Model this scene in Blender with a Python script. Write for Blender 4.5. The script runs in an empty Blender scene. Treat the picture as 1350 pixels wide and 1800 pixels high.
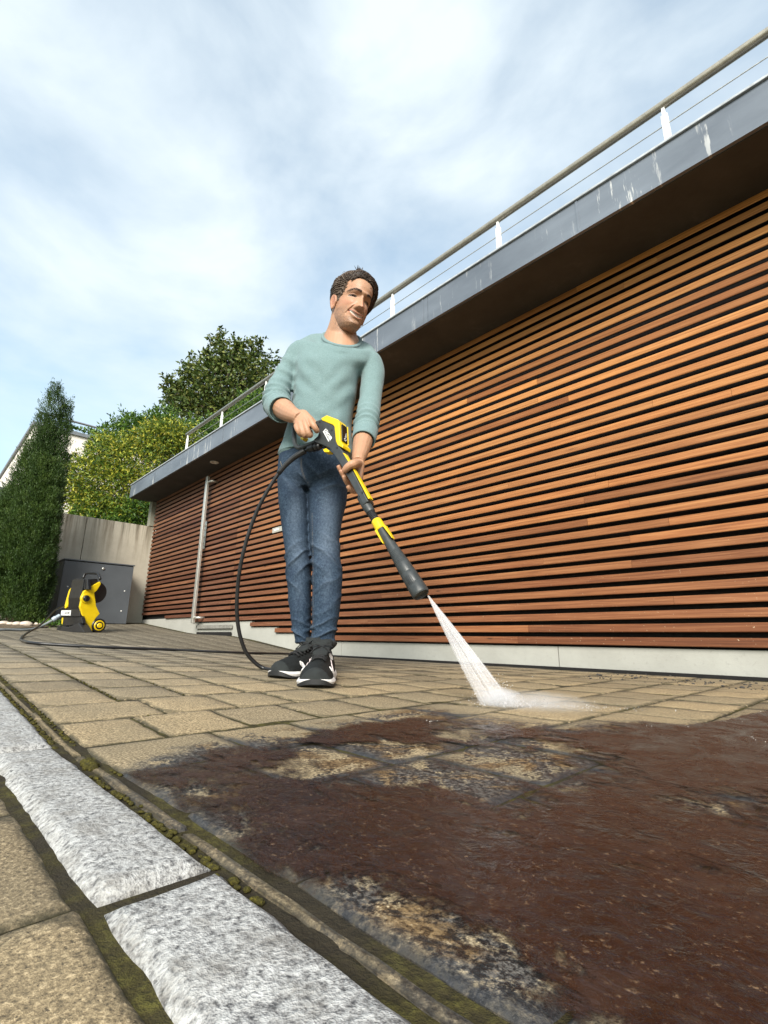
import bpy, bmesh, math, random
import numpy as np
from mathutils import Vector, Matrix
random.seed(7)
RNG = np.random.default_rng(11)
SC = bpy.context.scene
COL = SC.collection
PI = math.pi
# ------------------------------------------------------------------ camera
FPX, CX, CY, CAMH = 858.0, 675.0, 900.0, 0.148      # the photograph's own lens, measured from its vanishing points
RM = np.array([[0.69276491, 0.17298723, -0.70010871],
               [0.72109654, -0.17938777, 0.66920834],
               [0.00982644, 0.96845002, 0.24901404]])  # rows: world axes; columns: camera right, up, forward
cam = bpy.data.cameras.new('camera')
cam.sensor_fit = 'HORIZONTAL'
cam.sensor_width = 36.0
cam.lens = 36.0 * FPX / 1350.0
cam.clip_start = 0.02
cam.clip_end = 2000.0
camo = bpy.data.objects.new('camera', cam)
COL.objects.link(camo)
r_, u_, f_ = RM[:, 0], RM[:, 1], RM[:, 2]
camo.matrix_world = Matrix(((r_[0], u_[0], -f_[0], 0), (r_[1], u_[1], -f_[1], 0), (r_[2], u_[2], -f_[2], CAMH), (0, 0, 0, 1)))
SC.camera = camo
# ------------------------------------------------------------------ sky, sun, exposure
SUN_EL, SUN_AZ = math.radians(32), math.atan2(0.64, -0.77)
wd = bpy.data.worlds.new('World')
SC.world = wd
wd.use_nodes = True
wn, wl = wd.node_tree.nodes, wd.node_tree.links
wn.clear()
wo = wn.new('ShaderNodeOutputWorld')
bg = wn.new('ShaderNodeBackground')
bg.inputs['Strength'].default_value = 0.125
sky = wn.new('ShaderNodeTexSky')
sky.sky_type = 'NISHITA'
sky.sun_disc = False
sky.sun_elevation = SUN_EL
sky.sun_rotation = SUN_AZ
sky.air_density = 1.0
sky.dust_density = 1.6
sky.ozone_density = 1.0
tc = wn.new('ShaderNodeTexCoord')
mp = wn.new('ShaderNodeMapping')
mp.inputs['Scale'].default_value = (1.6, 1.6, 3.2)
mp.inputs['Location'].default_value = (3.3, 1.15, 0.4)
n1 = wn.new('ShaderNodeTexNoise')
n1.inputs['Scale'].default_value = 1.5
n1.inputs['Detail'].default_value = 9.0
n1.inputs['Roughness'].default_value = 0.52
n1.inputs['Distortion'].default_value = 0.3
cr = wn.new('ShaderNodeValToRGB')
cr.color_ramp.elements[0].position = 0.36
cr.color_ramp.elements[0].color = (0.34, 0.34, 0.34, 1)
cr.color_ramp.elements[1].position = 0.66
cr.color_ramp.elements[1].color = (0.97, 0.97, 0.97, 1)
mx = wn.new('ShaderNodeMix')
mx.data_type = 'RGBA'
mx.inputs['B'].default_value = (4.05, 4.5, 4.75, 1)
wl.new(tc.outputs['Generated'], mp.inputs['Vector'])
wl.new(mp.outputs['Vector'], n1.inputs['Vector'])
wl.new(n1.outputs['Fac'], cr.inputs['Fac'])
wl.new(cr.outputs['Color'], mx.inputs['Factor'])
tn = wn.new('ShaderNodeMix'); tn.data_type = 'RGBA'; tn.blend_type = 'MULTIPLY'; tn.inputs['Factor'].default_value = 1.0; tn.inputs['B'].default_value = (1.16, 1.34, 1.22, 1)
wl.new(sky.outputs['Color'], tn.inputs['A'])
wl.new(tn.outputs['Result'], mx.inputs['A'])
wl.new(mx.outputs['Result'], bg.inputs['Color'])
wl.new(bg.outputs['Background'], wo.inputs['Surface'])
sun = bpy.data.lights.new('sun', 'SUN')
sun.energy = 3.3
sun.angle = math.radians(26)
sun.color = (1.0, 0.95, 0.87)
suno = bpy.data.objects.new('sun', sun)
COL.objects.link(suno)
sd_ = Vector((math.sin(SUN_AZ) * math.cos(SUN_EL), math.cos(SUN_AZ) * math.cos(SUN_EL), math.sin(SUN_EL)))
suno.rotation_euler = sd_.to_track_quat('Z', 'Y').to_euler()
suno.location = sd_ * 30
SC.view_settings.view_transform = 'Standard'
SC.view_settings.look = 'None'
SC.view_settings.gamma = 1.0
SC.view_settings.use_curve_mapping = False
SC.view_settings.exposure = 0.95
SC.cycles.max_bounces = 8
SC.cycles.transparent_max_bounces = 24

# ------------------------------------------------------------------ helpers: pixels of the photo -> points of the place
FW = np.array([f_[0], f_[1], 0.0]); FW /= np.linalg.norm(FW)      # horizontal viewing direction
RT = np.array([FW[1], -FW[0], 0.0])
def ray(x, y): return RM @ np.array([x - CX, CY - y, FPX])
def at_d(x, y, d):            # point at horizontal distance d in front of the camera
    w = ray(x, y); t = d / w.dot(FW); return np.array([0, 0, CAMH]) + w * t
def at_X(x, y, X):
    w = ray(x, y); return np.array([0, 0, CAMH]) + w * (X / w[0])
def at_Y(x, y, Y):
    w = ray(x, y); return np.array([0, 0, CAMH]) + w * (Y / w[1])
GA = [(-9, .36), (-7.2, .28), (-5.7, .172), (-4.3, .145), (-2.93, .106), (-2.1, .067), (-1.4, .033), (-.8, 0), (5, 0)]
GB = [(-9, .36), (-7.6, .32), (-6, .185), (-5.67, .165), (-4.82, .15), (-4.42, .117), (-4.0, .07), (-3.63, .03), (-3.2, 0), (5, 0)]
GAx, GAz = np.array(GA).T
GBx, GBz = np.array(GB).T
def gz(X, Y):
    X = np.asarray(X, float); Y = np.asarray(Y, float)
    t = np.clip((Y - .35) / 2.1, 0, 1)
    return np.interp(X, GAx, GAz) * (1 - t) + np.interp(X, GBx, GBz) * t
def on_ground(x, y, lift=0.0):
    w = ray(x, y); w = w / np.linalg.norm(w); t = 0.2
    while t < 30:
        p = np.array([0, 0, CAMH]) + w * t
        if p[2] - lift <= gz(p[0], p[1]): return p
        t += 0.004
    return p

# numpy value noise
def _h(ix, iy, iz, s):
    n = (ix * 374761393 + iy * 668265263 + iz * 2147483647 + s * 974634541).astype(np.int64)
    n = (n ^ (n >> 13)) * 1274126177
    n = n ^ (n >> 16)
    return (n & 0xffff) / 65535.0
def vnoise(p, s=0):
    p = np.asarray(p, float)
    if p.shape[-1] == 2: p = np.concatenate([p, np.zeros(p.shape[:-1] + (1,))], -1)
    i = np.floor(p).astype(np.int64); f = p - i; f = f * f * (3 - 2 * f)
    r = 0
    for dx in (0, 1):
        for dy in (0, 1):
            for dz in (0, 1):
                w = (f[..., 0] if dx else 1 - f[..., 0]) * (f[..., 1] if dy else 1 - f[..., 1]) * (f[..., 2] if dz else 1 - f[..., 2])
                r = r + w * _h(i[..., 0] + dx, i[..., 1] + dy, i[..., 2] + dz, s)
    return r * 2 - 1
def fbm(p, o=4, s=0):
    p = np.asarray(p, float); a = 1.0; r = 0; t = 0
    for k in range(o):
        r = r + a * vnoise(p * 2 ** k + 17.3 * k, s + k); t += a; a *= .5
    return r / t

# ------------------------------------------------------------------ materials
def srgb(r, g, b):
    f = lambda c: (c / 255 / 12.92) if c / 255 <= .04045 else ((c / 255 + .055) / 1.055) ** 2.4
    return (f(r), f(g), f(b), 1)
class NT:
    def __init__(s, name):
        s.m = bpy.data.materials.new(name); s.m.use_nodes = True
        s.n, s.l = s.m.node_tree.nodes, s.m.node_tree.links
        s.b = s.n['Principled BSDF']
    def new(s, t, **kw):
        x = s.n.new(t)
        for k, v in kw.items():
            if k in x.inputs.keys():
                x.inputs[k].default_value = v
            else: setattr(x, k, v)
        return x
    def link(s, a, b): s.l.new(a, b)
    def noise(s, vec, scale, detail=4, rough=.55, dist=0.0):
        x = s.new('ShaderNodeTexNoise'); x.inputs['Scale'].default_value = scale; x.inputs['Detail'].default_value = detail
        x.inputs['Roughness'].default_value = rough; x.inputs['Distortion'].default_value = dist
        if vec is not None: s.link(vec, x.inputs['Vector'])
        return x.outputs['Fac']
    def ramp(s, fac, stops):
        x = s.new('ShaderNodeValToRGB'); e = x.color_ramp.elements
        while len(e) < len(stops): e.new(.5)
        for i, (p, c) in enumerate(stops):
            e[i].position = p; e[i].color = c if len(c) == 4 else (*c, 1)
        s.link(fac, x.inputs['Fac']); return x.outputs['Color']
    def fr(s, fac, a, b, lo=0.0, hi=1.0):
        x = s.new('ShaderNodeMapRange'); x.inputs['From Min'].default_value = a; x.inputs['From Max'].default_value = b
        x.inputs['To Min'].default_value = lo; x.inputs['To Max'].default_value = hi
        s.link(fac, x.inputs['Value']); return x.outputs['Result']
    def mix(s, fac, a, b, bt='MIX'):
        x = s.new('ShaderNodeMix'); x.data_type = 'RGBA'; x.blend_type = bt
        for nm, v in (('Factor', fac), ('A', a), ('B', b)):
            if hasattr(v, 'is_output'): s.link(v, x.inputs[nm])
            else: x.inputs[nm].default_value = v if nm == 'Factor' or len(v) == 4 else (*v, 1)
        return x.outputs['Result']
    def math(s, op, a, b=0.5, c=None):
        x = s.new('ShaderNodeMath'); x.operation = op
        for i, v in enumerate((a, b, c)):
            if v is None: continue
            if hasattr(v, 'is_output'): s.link(v, x.inputs[i])
            else: x.inputs[i].default_value = v
        return x.outputs[0]
    def pos(s): return s.new('ShaderNodeNewGeometry').outputs['Position']
    def objc(s): return s.new('ShaderNodeTexCoord').outputs['Object']
    def rnd(s): return s.new('ShaderNodeObjectInfo').outputs['Random']
    def attr(s, name, out='Fac'):
        x = s.new('ShaderNodeAttribute'); x.attribute_name = name; return x.outputs[out]
    def mapv(s, vec, scale=(1, 1, 1), loc=(0, 0, 0)):
        x = s.new('ShaderNodeMapping'); x.inputs['Scale'].default_value = scale; x.inputs['Location'].default_value = loc
        s.link(vec, x.inputs['Vector']); return x.outputs['Vector']
    def bump(s, h, dist=.002, st=1.0):
        x = s.new('ShaderNodeBump'); x.inputs['Distance'].default_value = dist; x.inputs['Strength'].default_value = st
        s.link(h, x.inputs['Height']); s.link(x.outputs['Normal'], s.b.inputs['Normal'])
    def col(s, c):
        if hasattr(c, 'is_output'): s.link(c, s.b.inputs['Base Color'])
        else: s.b.inputs['Base Color'].default_value = c if len(c) == 4 else (*c, 1)
    def set(s, rough=None, metal=None, spec=None, **kw):
        for nm, v in (('Roughness', rough), ('Metallic', metal), ('Specular IOR Level', spec)):
            if v is None: continue
            if hasattr(v, 'is_output'): s.link(v, s.b.inputs[nm])
            else: s.b.inputs[nm].default_value = v
        return s
def simple(name, c, rough=.5, metal=0, var=.12, scale=30, bump=.0, spec=.5, bscale=200):
    t = NT(name); o = t.objc()
    n = t.noise(o, scale, 5, .6)
    d = tuple(max(0, x * (1 - var * 2)) for x in c[:3]); e = tuple(min(1, x * (1 + var)) for x in c[:3])
    t.col(t.ramp(n, [(.3, d), (.7, e)]))
    t.set(t.fr(n, .3, .7, max(.05, rough - .08), min(1, rough + .08)), metal, spec)
    if bump: t.bump(t.noise(o, bscale, 3, .6), bump, .6)
    return t.m

# ------------------------------------------------------------------ object helpers
def tag(o, label=None, cat=None, group=None, kind=None):
    if label: o['label'] = label
    if cat: o['category'] = cat
    if group: o['group'] = group
    if kind: o['kind'] = kind
    return o
def thing(name, label=None, cat=None, loc=(0, 0, 0), M=None, group=None, kind=None):
    o = bpy.data.objects.new(name, None); o.empty_display_size = .1
    if M is not None: o.matrix_world = M
    else: o.location = loc
    COL.objects.link(o); return tag(o, label, cat, group, kind)
def link(name, me, mat=None, parent=None, smooth=False):
    o = bpy.data.objects.new(name, me)
    if mat is not None:
        for m in (mat if isinstance(mat, (list, tuple)) else [mat]):
            if len(me.materials) < (len(mat) if isinstance(mat, (list, tuple)) else 1): me.materials.append(m)
    if parent is not None: o.parent = parent
    if smooth: me.shade_smooth()
    COL.objects.link(o); return o
def mesh(name, V, Fc):
    me = bpy.data.meshes.new(name); me.from_pydata([tuple(map(float, v)) for v in V], [], Fc); me.update(); return me
class MB:
    """collects shapes as world- or parent-space points, links them as one mesh"""
    def __init__(s): s.V = []; s.F = []
    def add(s, V, F):
        b = len(s.V); s.V += [tuple(map(float, v)) for v in V]; s.F += [tuple(i + b for i in f) for f in F]; return s
    def box(s, a, b, bev=0.0):
        x0, y0, z0 = a; x1, y1, z1 = b
        if not bev:
            return s.add([(x0, y0, z0), (x1, y0, z0), (x1, y1, z0), (x0, y1, z0), (x0, y0, z1), (x1, y0, z1), (x1, y1, z1), (x0, y1, z1)],
                  [(3, 2, 1, 0), (4, 5, 6, 7), (0, 1, 5, 4), (1, 2, 6, 5), (2, 3, 7, 6), (3, 0, 4, 7)])
        bm = bmesh.new(); bmesh.ops.create_cube(bm, size=1)
        for v in bm.verts: v.co = Vector((x0 + (v.co.x + .5) * (x1 - x0), y0 + (v.co.y + .5) * (y1 - y0), z0 + (v.co.z + .5) * (z1 - z0)))
        bmesh.ops.bevel(bm, geom=bm.edges[:], offset=bev, segments=2, affect='EDGES', profile=.5)
        return s.bm(bm)
    def bm(s, bm, M=None):
        bm.verts.index_update()
        s.add([(M @ v.co if M is not None else v.co) for v in bm.verts], [[v.index for v in f.verts] for f in bm.faces]); bm.free(); return s
    def tube(s, pts, r, n=10, cap=True, flat=None):
        pts = [np.asarray(p, float) for p in pts]; m = len(pts)
        rr = r if hasattr(r, '__len__') else [r] * m
        T = [(pts[min(i + 1, m - 1)] - pts[max(i - 1, 0)]) for i in range(m)]
        T = [t / (np.linalg.norm(t) + 1e-12) for t in T]
        up = np.array([0, 0, 1.0]) if abs(T[0][2]) < .9 else np.array([0, 1.0, 0])
        nx = np.cross(T[0], up); nx /= np.linalg.norm(nx)
        V = []
        for i in range(m):
            nx = nx - T[i] * nx.dot(T[i]); nx /= np.linalg.norm(nx); ny = np.cross(T[i], nx)
            for k in range(n):
                a = 2 * PI * k / n; V.append(pts[i] + rr[i] * (math.cos(a) * nx + math.sin(a) * ny))
        F = [(i * n + k, i * n + (k + 1) % n, (i + 1) * n + (k + 1) % n, (i + 1) * n + k) for i in range(m - 1) for k in range(n)]
        if cap: F += [tuple(range(n))[::-1], tuple((m - 1) * n + k for k in range(n))]
        return s.add(V, F)
    def rings(s, R, cap=True):
        n = len(R[0]); m = len(R)
        V = [p for r in R for p in r]
        F = [(i * n + k, i * n + (k + 1) % n, (i + 1) * n + (k + 1) % n, (i + 1) * n + k) for i in range(m - 1) for k in range(n)]
        if cap: F += [tuple(range(n))[::-1], tuple((m - 1) * n + k for k in range(n))]
        return s.add(V, F)
    def prism(s, poly, nrm, t0, t1):
        """polygon of 3-D points extruded from t0 to t1 along nrm"""
        nrm = np.asarray(nrm, float); n = len(poly)
        V = [np.asarray(p) + nrm * t0 for p in poly] + [np.asarray(p) + nrm * t1 for p in poly]
        F = [tuple(range(n))[::-1], tuple(range(n, 2 * n))] + [(k, (k + 1) % n, n + (k + 1) % n, n + k) for k in range(n)]
        return s.add(V, F)
    def sphere(s, c, r, seg=12, ring=8):
        c = np.asarray(c, float); r = np.asarray(r if hasattr(r, '__len__') else (r, r, r), float)
        bm = bmesh.new(); bmesh.ops.create_uvsphere(bm, u_segments=seg, v_segments=ring, radius=1)
        for v in bm.verts: v.co = Vector(c + np.array(v.co) * r)
        return s.bm(bm)
    def mesh(s, name='m'): 
        me = mesh(name, s.V, s.F); bm = bmesh.new(); bm.from_mesh(me); bmesh.ops.recalc_face_normals(bm, faces=bm.faces[:]); bm.to_mesh(me); bm.free(); return me
    def build(s, name, mat, parent=None, smooth=False, bev=0.0, seg=2, org=None):
        if org is not None: s.V = [tuple(np.asarray(v) - np.asarray(org)) for v in s.V]
        me = s.mesh(name)
        if bev:
            bm = bmesh.new(); bm.from_mesh(me)
            bmesh.ops.remove_doubles(bm, verts=bm.verts[:], dist=1e-6)
            es = [e for e in bm.edges if len(e.link_faces) == 2 and e.calc_face_angle(0) > .5]
            bmesh.ops.bevel(bm, geom=es, offset=bev, segments=seg, affect='EDGES', profile=.5, clamp_overlap=True)
            bm.to_mesh(me); bm.free()
        o = link(name, me, mat, parent)
        if smooth:
            me.shade_smooth()
            if smooth == 'auto':
                try: me.set_sharp_from_angle(angle=math.radians(38))
                except Exception: pass
        if org is not None: o.location = tuple(org)
        return o
def ringe(c, ex, ey, n=24, p=2.0):
    c, ex, ey = map(np.asarray, (c, ex, ey)); out = []
    for k in range(n):
        a = 2 * PI * k / n; ca, sa = math.cos(a), math.sin(a)
        out.append(c + ex * (math.copysign(abs(ca) ** (2 / p), ca)) + ey * (math.copysign(abs(sa) ** (2 / p), sa)))
    return out
def spline(P, n):
    """Catmull-Rom through rows of P (any columns)"""
    P = np.asarray(P, float); m = len(P); out = []
    Q = np.vstack([2 * P[0] - P[1], P, 2 * P[-1] - P[-2]])
    for i in range(m - 1):
        p0, p1, p2, p3 = Q[i], Q[i + 1], Q[i + 2], Q[i + 3]
        for k in range(n):
            t = k / n
            out.append(.5 * ((2 * p1) + (-p0 + p2) * t + (2 * p0 - 5 * p1 + 4 * p2 - p3) * t * t + (-p0 + 3 * p1 - 3 * p2 + p3) * t ** 3))
    out.append(P[-1]); return np.array(out)
def remesh(me, voxel, smooth=4, fac=.5):
    o = bpy.data.objects.new('tmp', me); COL.objects.link(o)
    a = o.modifiers.new('r', 'REMESH'); a.mode = 'VOXEL'; a.voxel_size = voxel
    if smooth:
        b = o.modifiers.new('s', 'SMOOTH'); b.iterations = smooth; b.factor = fac
    dg = bpy.context.evaluated_depsgraph_get(); dg.update()
    r = bpy.data.meshes.new_from_object(o.evaluated_get(dg), depsgraph=dg)
    bpy.data.objects.remove(o); return r
def getv(me):
    a = np.empty(len(me.vertices) * 3); me.vertices.foreach_get('co', a); return a.reshape(-1, 3)
def getn(me):
    a = np.empty(len(me.vertices) * 3); me.vertices.foreach_get('normal', a); return a.reshape(-1, 3)
def setv(me, a): me.vertices.foreach_set('co', np.asarray(a, float).ravel()); me.update()
def setcol(me, name, rgb):
    at = me.color_attributes.new(name, 'FLOAT_COLOR', 'POINT')
    a = np.ones((len(me.vertices), 4)); a[:, :3] = rgb; at.data.foreach_set('color', a.ravel())
def setf(me, name, v):
    at = me.attributes.new(name, 'FLOAT', 'POINT'); at.data.foreach_set('value', np.asarray(v, float).ravel())
# ================================================================== GROUND
# outline of the soiled area still to be cleaned, in ground metres (traced from the wash line in the photo)
WASH = [(335, 1312), (372, 1298), (430, 1290), (495, 1281), (560, 1270), (626, 1265), (680, 1252), (740, 1240), (800, 1250), (870, 1262),
        (950, 1274), (1010, 1276), (1070, 1268), (1130, 1268), (1200, 1276), (1270, 1268), (1350, 1246)]
wp = [on_ground(x, y)[:2] for x, y in WASH]
wp = np.array([(-.62, .19)] + [tuple(p) for p in wp] + [(.15, 1.9), (1.6, 1.9), (1.6, .19)])
def sdist(P, poly):
    P = np.asarray(P, float); d = np.full(len(P), 1e9); ins = np.zeros(len(P), bool); n = len(poly)
    for i in range(n):
        a, b = poly[i], poly[(i + 1) % n]
        e = b - a; w = P - a
        t = np.clip((w @ e) / (e @ e), 0, 1)
        q = w - t[:, None] * e
        d = np.minimum(d, (q ** 2).sum(1))
        c = ((a[1] > P[:, 1]) != (b[1] > P[:, 1]))
        with np.errstate(divide='ignore', invalid='ignore'):
            ins ^= c & (P[:, 0] < (b[0] - a[0]) * (P[:, 1] - a[1]) / (b[1] - a[1]) + a[0])
    d = np.sqrt(d); return np.where(ins, -d, d)

def paver_material():
    t = NT('paver_concrete'); p = t.pos(); r = t.rnd()
    sd = t.attr('soil')
    v = t.mapv(p, (1, 1, 1))
    fine = t.noise(v, 300, 3, .8); mid = t.noise(v, 90, 4, .75); big = t.noise(v, 6, 5, .6)
    base = t.ramp(fine, [(.33, (.050, .041, .031)), (.44, (.20, .165, .118)), (.54, (.31, .26, .185)), (.66, (.58, .50, .385))])
    tone = t.ramp(r, [(0, (.74, .70, .64)), (.3, (.90, .88, .84)), (.6, (1.0, .95, .86)), (1, (1.16, 1.08, .96))])
    base = t.mix(1.0, base, tone, 'MULTIPLY')
    base = t.mix(t.fr(big, .40, .66, 0, .5), base, (.17, .145, .105))
    # weathered grey side (left, up the ramp) against the freshly washed warm side
    xs = t.new('ShaderNodeSeparateXYZ'); t.link(p, xs.inputs[0])
    wash = t.fr(xs.outputs['X'], -2.6, -.9)
    grey = t.mix(1.0, base, (.86, .90, .97, 1), 'MULTIPLY'); warm = t.mix(1.0, base, (1.0, .95, .83, 1), 'MULTIPLY')
    base = t.mix(wash, grey, warm)
    # pale lime bloom on some slabs far up the ramp
    pale = t.math('MULTIPLY', t.fr(xs.outputs['X'], -3.0, -4.2), t.fr(t.math('FRACT', t.math('MULTIPLY', r, 7.31)), .35, .6))
    base = t.mix(t.math('MULTIPLY', pale, .75), base, (.56, .49, .40))
    # pores
    pore = t.noise(v, 420, 2, .6)
    base = t.mix(t.fr(pore, .36, .30, 0, .8), base, (.04, .032, .024))
    # moss and dust towards the joints
    ed = t.attr('rim')
    mn = t.noise(v, 55, 4, .7)
    base = t.mix(t.math('MULTIPLY', t.fr(ed, .66, .95, 0, .97), t.fr(mn, .32, .50)), base, (.040, .034, .018))
    # damp soil not washed off yet
    gf = t.noise(v, 150, 3, .85); gn = t.math('ADD', t.math('MULTIPLY', t.noise(v, 12, 8, .72, .5), .78), t.math('MULTIPLY', gf, .22))
    edge = t.math('ADD', sd, t.math('MULTIPLY', t.math('SUBTRACT', t.noise(v, 22, 5, .7), .5), .10))
    inside = t.fr(t.math('ADD', edge, t.math('MULTIPLY', t.math('SUBTRACT', gf, .5), .05)), .022, -.026)
    dark = t.mix(t.fr(gf, .46, .60), (.014, .0135, .0135), (.135, .125, .112))
    warmwet = t.mix(t.fr(gf, .42, .60), (.045, .026, .012), (.235, .155, .075))
    pic = t.mix(t.fr(t.math('ADD', t.math('MULTIPLY', t.noise(v, 8.5, 7, .68, .8), .85), t.math('MULTIPLY', gf, .15)), .49, .55), dark, warmwet)
    keep = t.fr(gn, .505, .555)
    soil = t.mix(keep, pic, base)
    rimdark = t.math('MULTIPLY', t.fr(ed, .25, .9), t.fr(gf, .30, .5))
    soil = t.mix(t.math('MULTIPLY', rimdark, .9), soil, (.034, .034, .037))
    base = t.mix(inside, base, soil)
    t.col(base)
    wet = t.math('MULTIPLY', inside, t.math('SUBTRACT', 1.0, keep))
    t.set(t.fr(wet, 0, 1, .82, .42), 0, .35)
    h = t.math('ADD', t.math('MULTIPLY', fine, 1.0), t.math('MULTIPLY', mid, .35))
    h = t.math('ADD', h, t.math('MULTIPLY', t.math('MULTIPLY', t.noise(v, 45, 5, .75), 2.2), inside))
    t.bump(h, .0016, .7)
    return t.m
M_PAVER = paver_material()
def joint_material():
    t = NT('mossy_joint'); p = t.pos()
    n = t.noise(p, 70, 5, .75); m = t.noise(p, 9, 4, .6)
    c = t.ramp(n, [(.3, (.016, .012, .006)), (.5, (.050, .042, .012)), (.7, (.105, .095, .022))])
    c = t.mix(t.fr(m, .42, .6), c, (.030, .024, .015))
    t.col(c); t.set(.95, 0, .2); t.bump(n, .006, 1); return t.m
M_JOINT = joint_material()

# bed under the pavers, one sheet that carries the joints
xs = np.arange(-9.0, 3.01, .15); ys = np.arange(-3.0, 2.61, .15)
Vv = []
for X in xs:
    for Y in ys: Vv.append((X, Y, float(gz(X, Y)) - .0024))
ny = len(ys)
bed = link('driveway', mesh('driveway', Vv, [(i * ny + j, (i + 1) * ny + j, (i + 1) * ny + j + 1, i * ny + j + 1) for i in range(len(xs) - 1) for j in range(ny - 1)]), M_JOINT)
tag(bed, 'paved driveway of tan concrete pavers rising gently to the left', kind='structure')
t_ = NT('earth'); n_ = t_.noise(t_.pos(), .6, 8, .7)
t_.col(t_.ramp(n_, [(.3, (.05, .06, .02)), (.6, (.11, .10, .05))])); t_.set(.95); M_EARTH = t_.m
S_ = 600
GR = [(-S_, -S_), (S_, -S_), (S_, S_), (-S_, S_)]
tag(link('ground', mesh('ground', [(x, y, -.35) for x, y in GR], [(0, 1, 2, 3)]), M_EARTH), kind='structure')
# sloping shoulder that ties the driveway bed down to the wide ground sheet
mb = MB()
def skirt(P, dz=-.36):
    for a, b in zip(P[:-1], P[1:]):
        mb.add([a, b, (b[0], b[1], dz), (a[0], a[1], dz)], [(0, 1, 2, 3)])
skirt([(X, -3.0, float(gz(X, -3.0)) - .0024) for X in xs]); skirt([(3.0, Y, -.0024) for Y in ys])
tag(mb.build('driveway_edge', M_EARTH), kind='structure')

# ---- pavers: rows run to the wall, columns run along it
YL = [.2025, .345, .487, .632, .786, .940, 1.100, 1.262, 1.44, 1.625, 1.81, 1.995, 2.18, 2.40]
def in_view(X, Y, m=60):
    w = RM.T @ np.array([X, Y, float(gz(X, Y)) - CAMH])
    if w[2] < .12: return (math.hypot(X, Y) < .7 and w[2] > -.3), 1e3
    x, y = CX + FPX * w[0] / w[2], CY - FPX * w[1] / w[2]
    return (-200 * (1 + .5 / w[2]) < x < 1550 + 100 / w[2] and 1000 < y < (1990 if w[2] > .6 else 3200)), (FPX / w[2]) ** 2 * max(.02, CAMH - float(gz(X, Y)) + .03) / w[2]
cells = []
NR = 50
rowx = [.885 - .168 * k for k in range(NR)]          # gives lines at -.291, -.459, ...
jr = RNG.uniform(-1, 1, (200, 60))
for k in range(NR - 1):
    for j in range(len(YL) - 1):
        xa, xb = rowx[k + 1], rowx[k]
        ya, yb = YL[j], YL[j + 1]
        if xb < -1.05:            # columns continuous, cross joints wander a little
            o0, o1 = .016 * jr[j, k + 1] , .016 * jr[j, k]
            xa += o0; xb += o1 if rowx[k] < -1.05 else 0
        else:                     # rows continuous, long joints staggered
            s = .034 if k % 2 else -.022
            ya += (s if j else 0) + (.008 * jr[k, j] if j else 0); yb += (s if j < len(YL) - 2 else 0) + (.008 * jr[k, j + 1] if j < len(YL) - 2 else 0)
            if xa < -1.05: xa += .016 * jr[j, k + 1]
        v, a = in_view((xa + xb) / 2, (ya + yb) / 2)
        if v: cells.append((a, xa, xb, ya, yb))
for k in range(26):               # strip beyond the kerb, at the photographer's side
    for j in range(3):
        xb = .88 - .205 * k + (.1 if j % 2 else 0); xa = xb - .205; yb = .100 - .145 * j; ya = yb - .145
        v, a = in_view((xa + xb) / 2, (ya + yb) / 2)
        if v: cells.append((a, xa, xb, ya, yb))
for k in range(28):               # narrow cut strip between kerb and first column
    xb = .9 - .33 * k; xa = xb - .33
    v, a = in_view((xa + xb) / 2, .19)
    if v: cells.append((a, xa, xb, .1800, .1975))
cells.sort(key=lambda c: -c[0])
def paver_geom(c, n, rough):
    a, xa, xb, ya, yb = c
    g = .0021 if xb > -2.2 else .0028
    narrow = (yb - ya) < .05
    if narrow: g = .0035
    xa += g; xb -= g; ya += g; yb -= g
    if narrow: ya += .0; yb -= .0
    lift = RNG.uniform(-.0008, .0012); tx, ty = RNG.uniform(-.0035, .0035, 2)
    bevw = .0034 if not narrow else .003
    us = [0, bevw / (xb - xa)] + [k / n for k in range(1, n)] + [1 - bevw / (xb - xa), 1]
    vs = [0, bevw / (yb - ya)] + [k / n for k in range(1, n)] + [1 - bevw / (yb - ya), 1]
    U, W = np.meshgrid(us, vs, indexing='ij'); m = len(us); q = len(vs)
    X = xa + U * (xb - xa); Y = ya + W * (yb - ya)
    e = np.minimum(np.minimum(U, 1 - U) * (xb - xa), np.minimum(W, 1 - W) * (yb - ya))
    P = np.stack([X, Y], -1)
    if rough:
        wob = np.stack([vnoise(P * 38, 5), vnoise(P * 38, 9)], -1) * .0016
        X = X + wob[..., 0]; Y = Y + wob[..., 1]
    Z = gz(X, Y) + lift + tx * (X - (xa + xb) / 2) + ty * (Y - (ya + yb) / 2)
    Z = Z - np.where(e < 1e-6, .0024, 0) - np.where(e < bevw * 1.05, .0003, 0)
    if rough: Z = Z + (.0006 if n > 6 else .0001) * fbm(P * 30, 3, 3) - np.clip(vnoise(P * 60, 21) - .3, 0, 1) * .004 * (e < bevw * 1.2)
    V = np.stack([X, Y, Z], -1).reshape(-1, 3)
    F = [(i * q + j, (i + 1) * q + j, (i + 1) * q + j + 1, i * q + j + 1) for i in range(m - 1) for j in range(q - 1)]
    B = [i * q for i in range(m)] + [(m - 1) * q + j for j in range(1, q)] + [i * q + q - 1 for i in range(m - 2, -1, -1)] + [j for j in range(q - 2, 0, -1)]
    nb = len(V); low = V[B].copy(); low[:, 2] -= .025
    V = np.vstack([V, low]); nB = len(B)
    F += [(B[(k + 1) % nB], B[k], nb + k, nb + (k + 1) % nB) for k in range(nB)]
    rim = np.concatenate([np.clip(1 - e.reshape(-1) / .022, 0, 1), np.ones(nB)])
    return V, F, rim
def finish_paver(me, rim):
    V = getv(me); setf(me, 'soil', sdist(V[:, :2], wp)); setf(me, 'rim', rim); me.shade_smooth()
    try: me.set_sharp_from_angle(angle=math.radians(50))
    except Exception: pass
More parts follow.
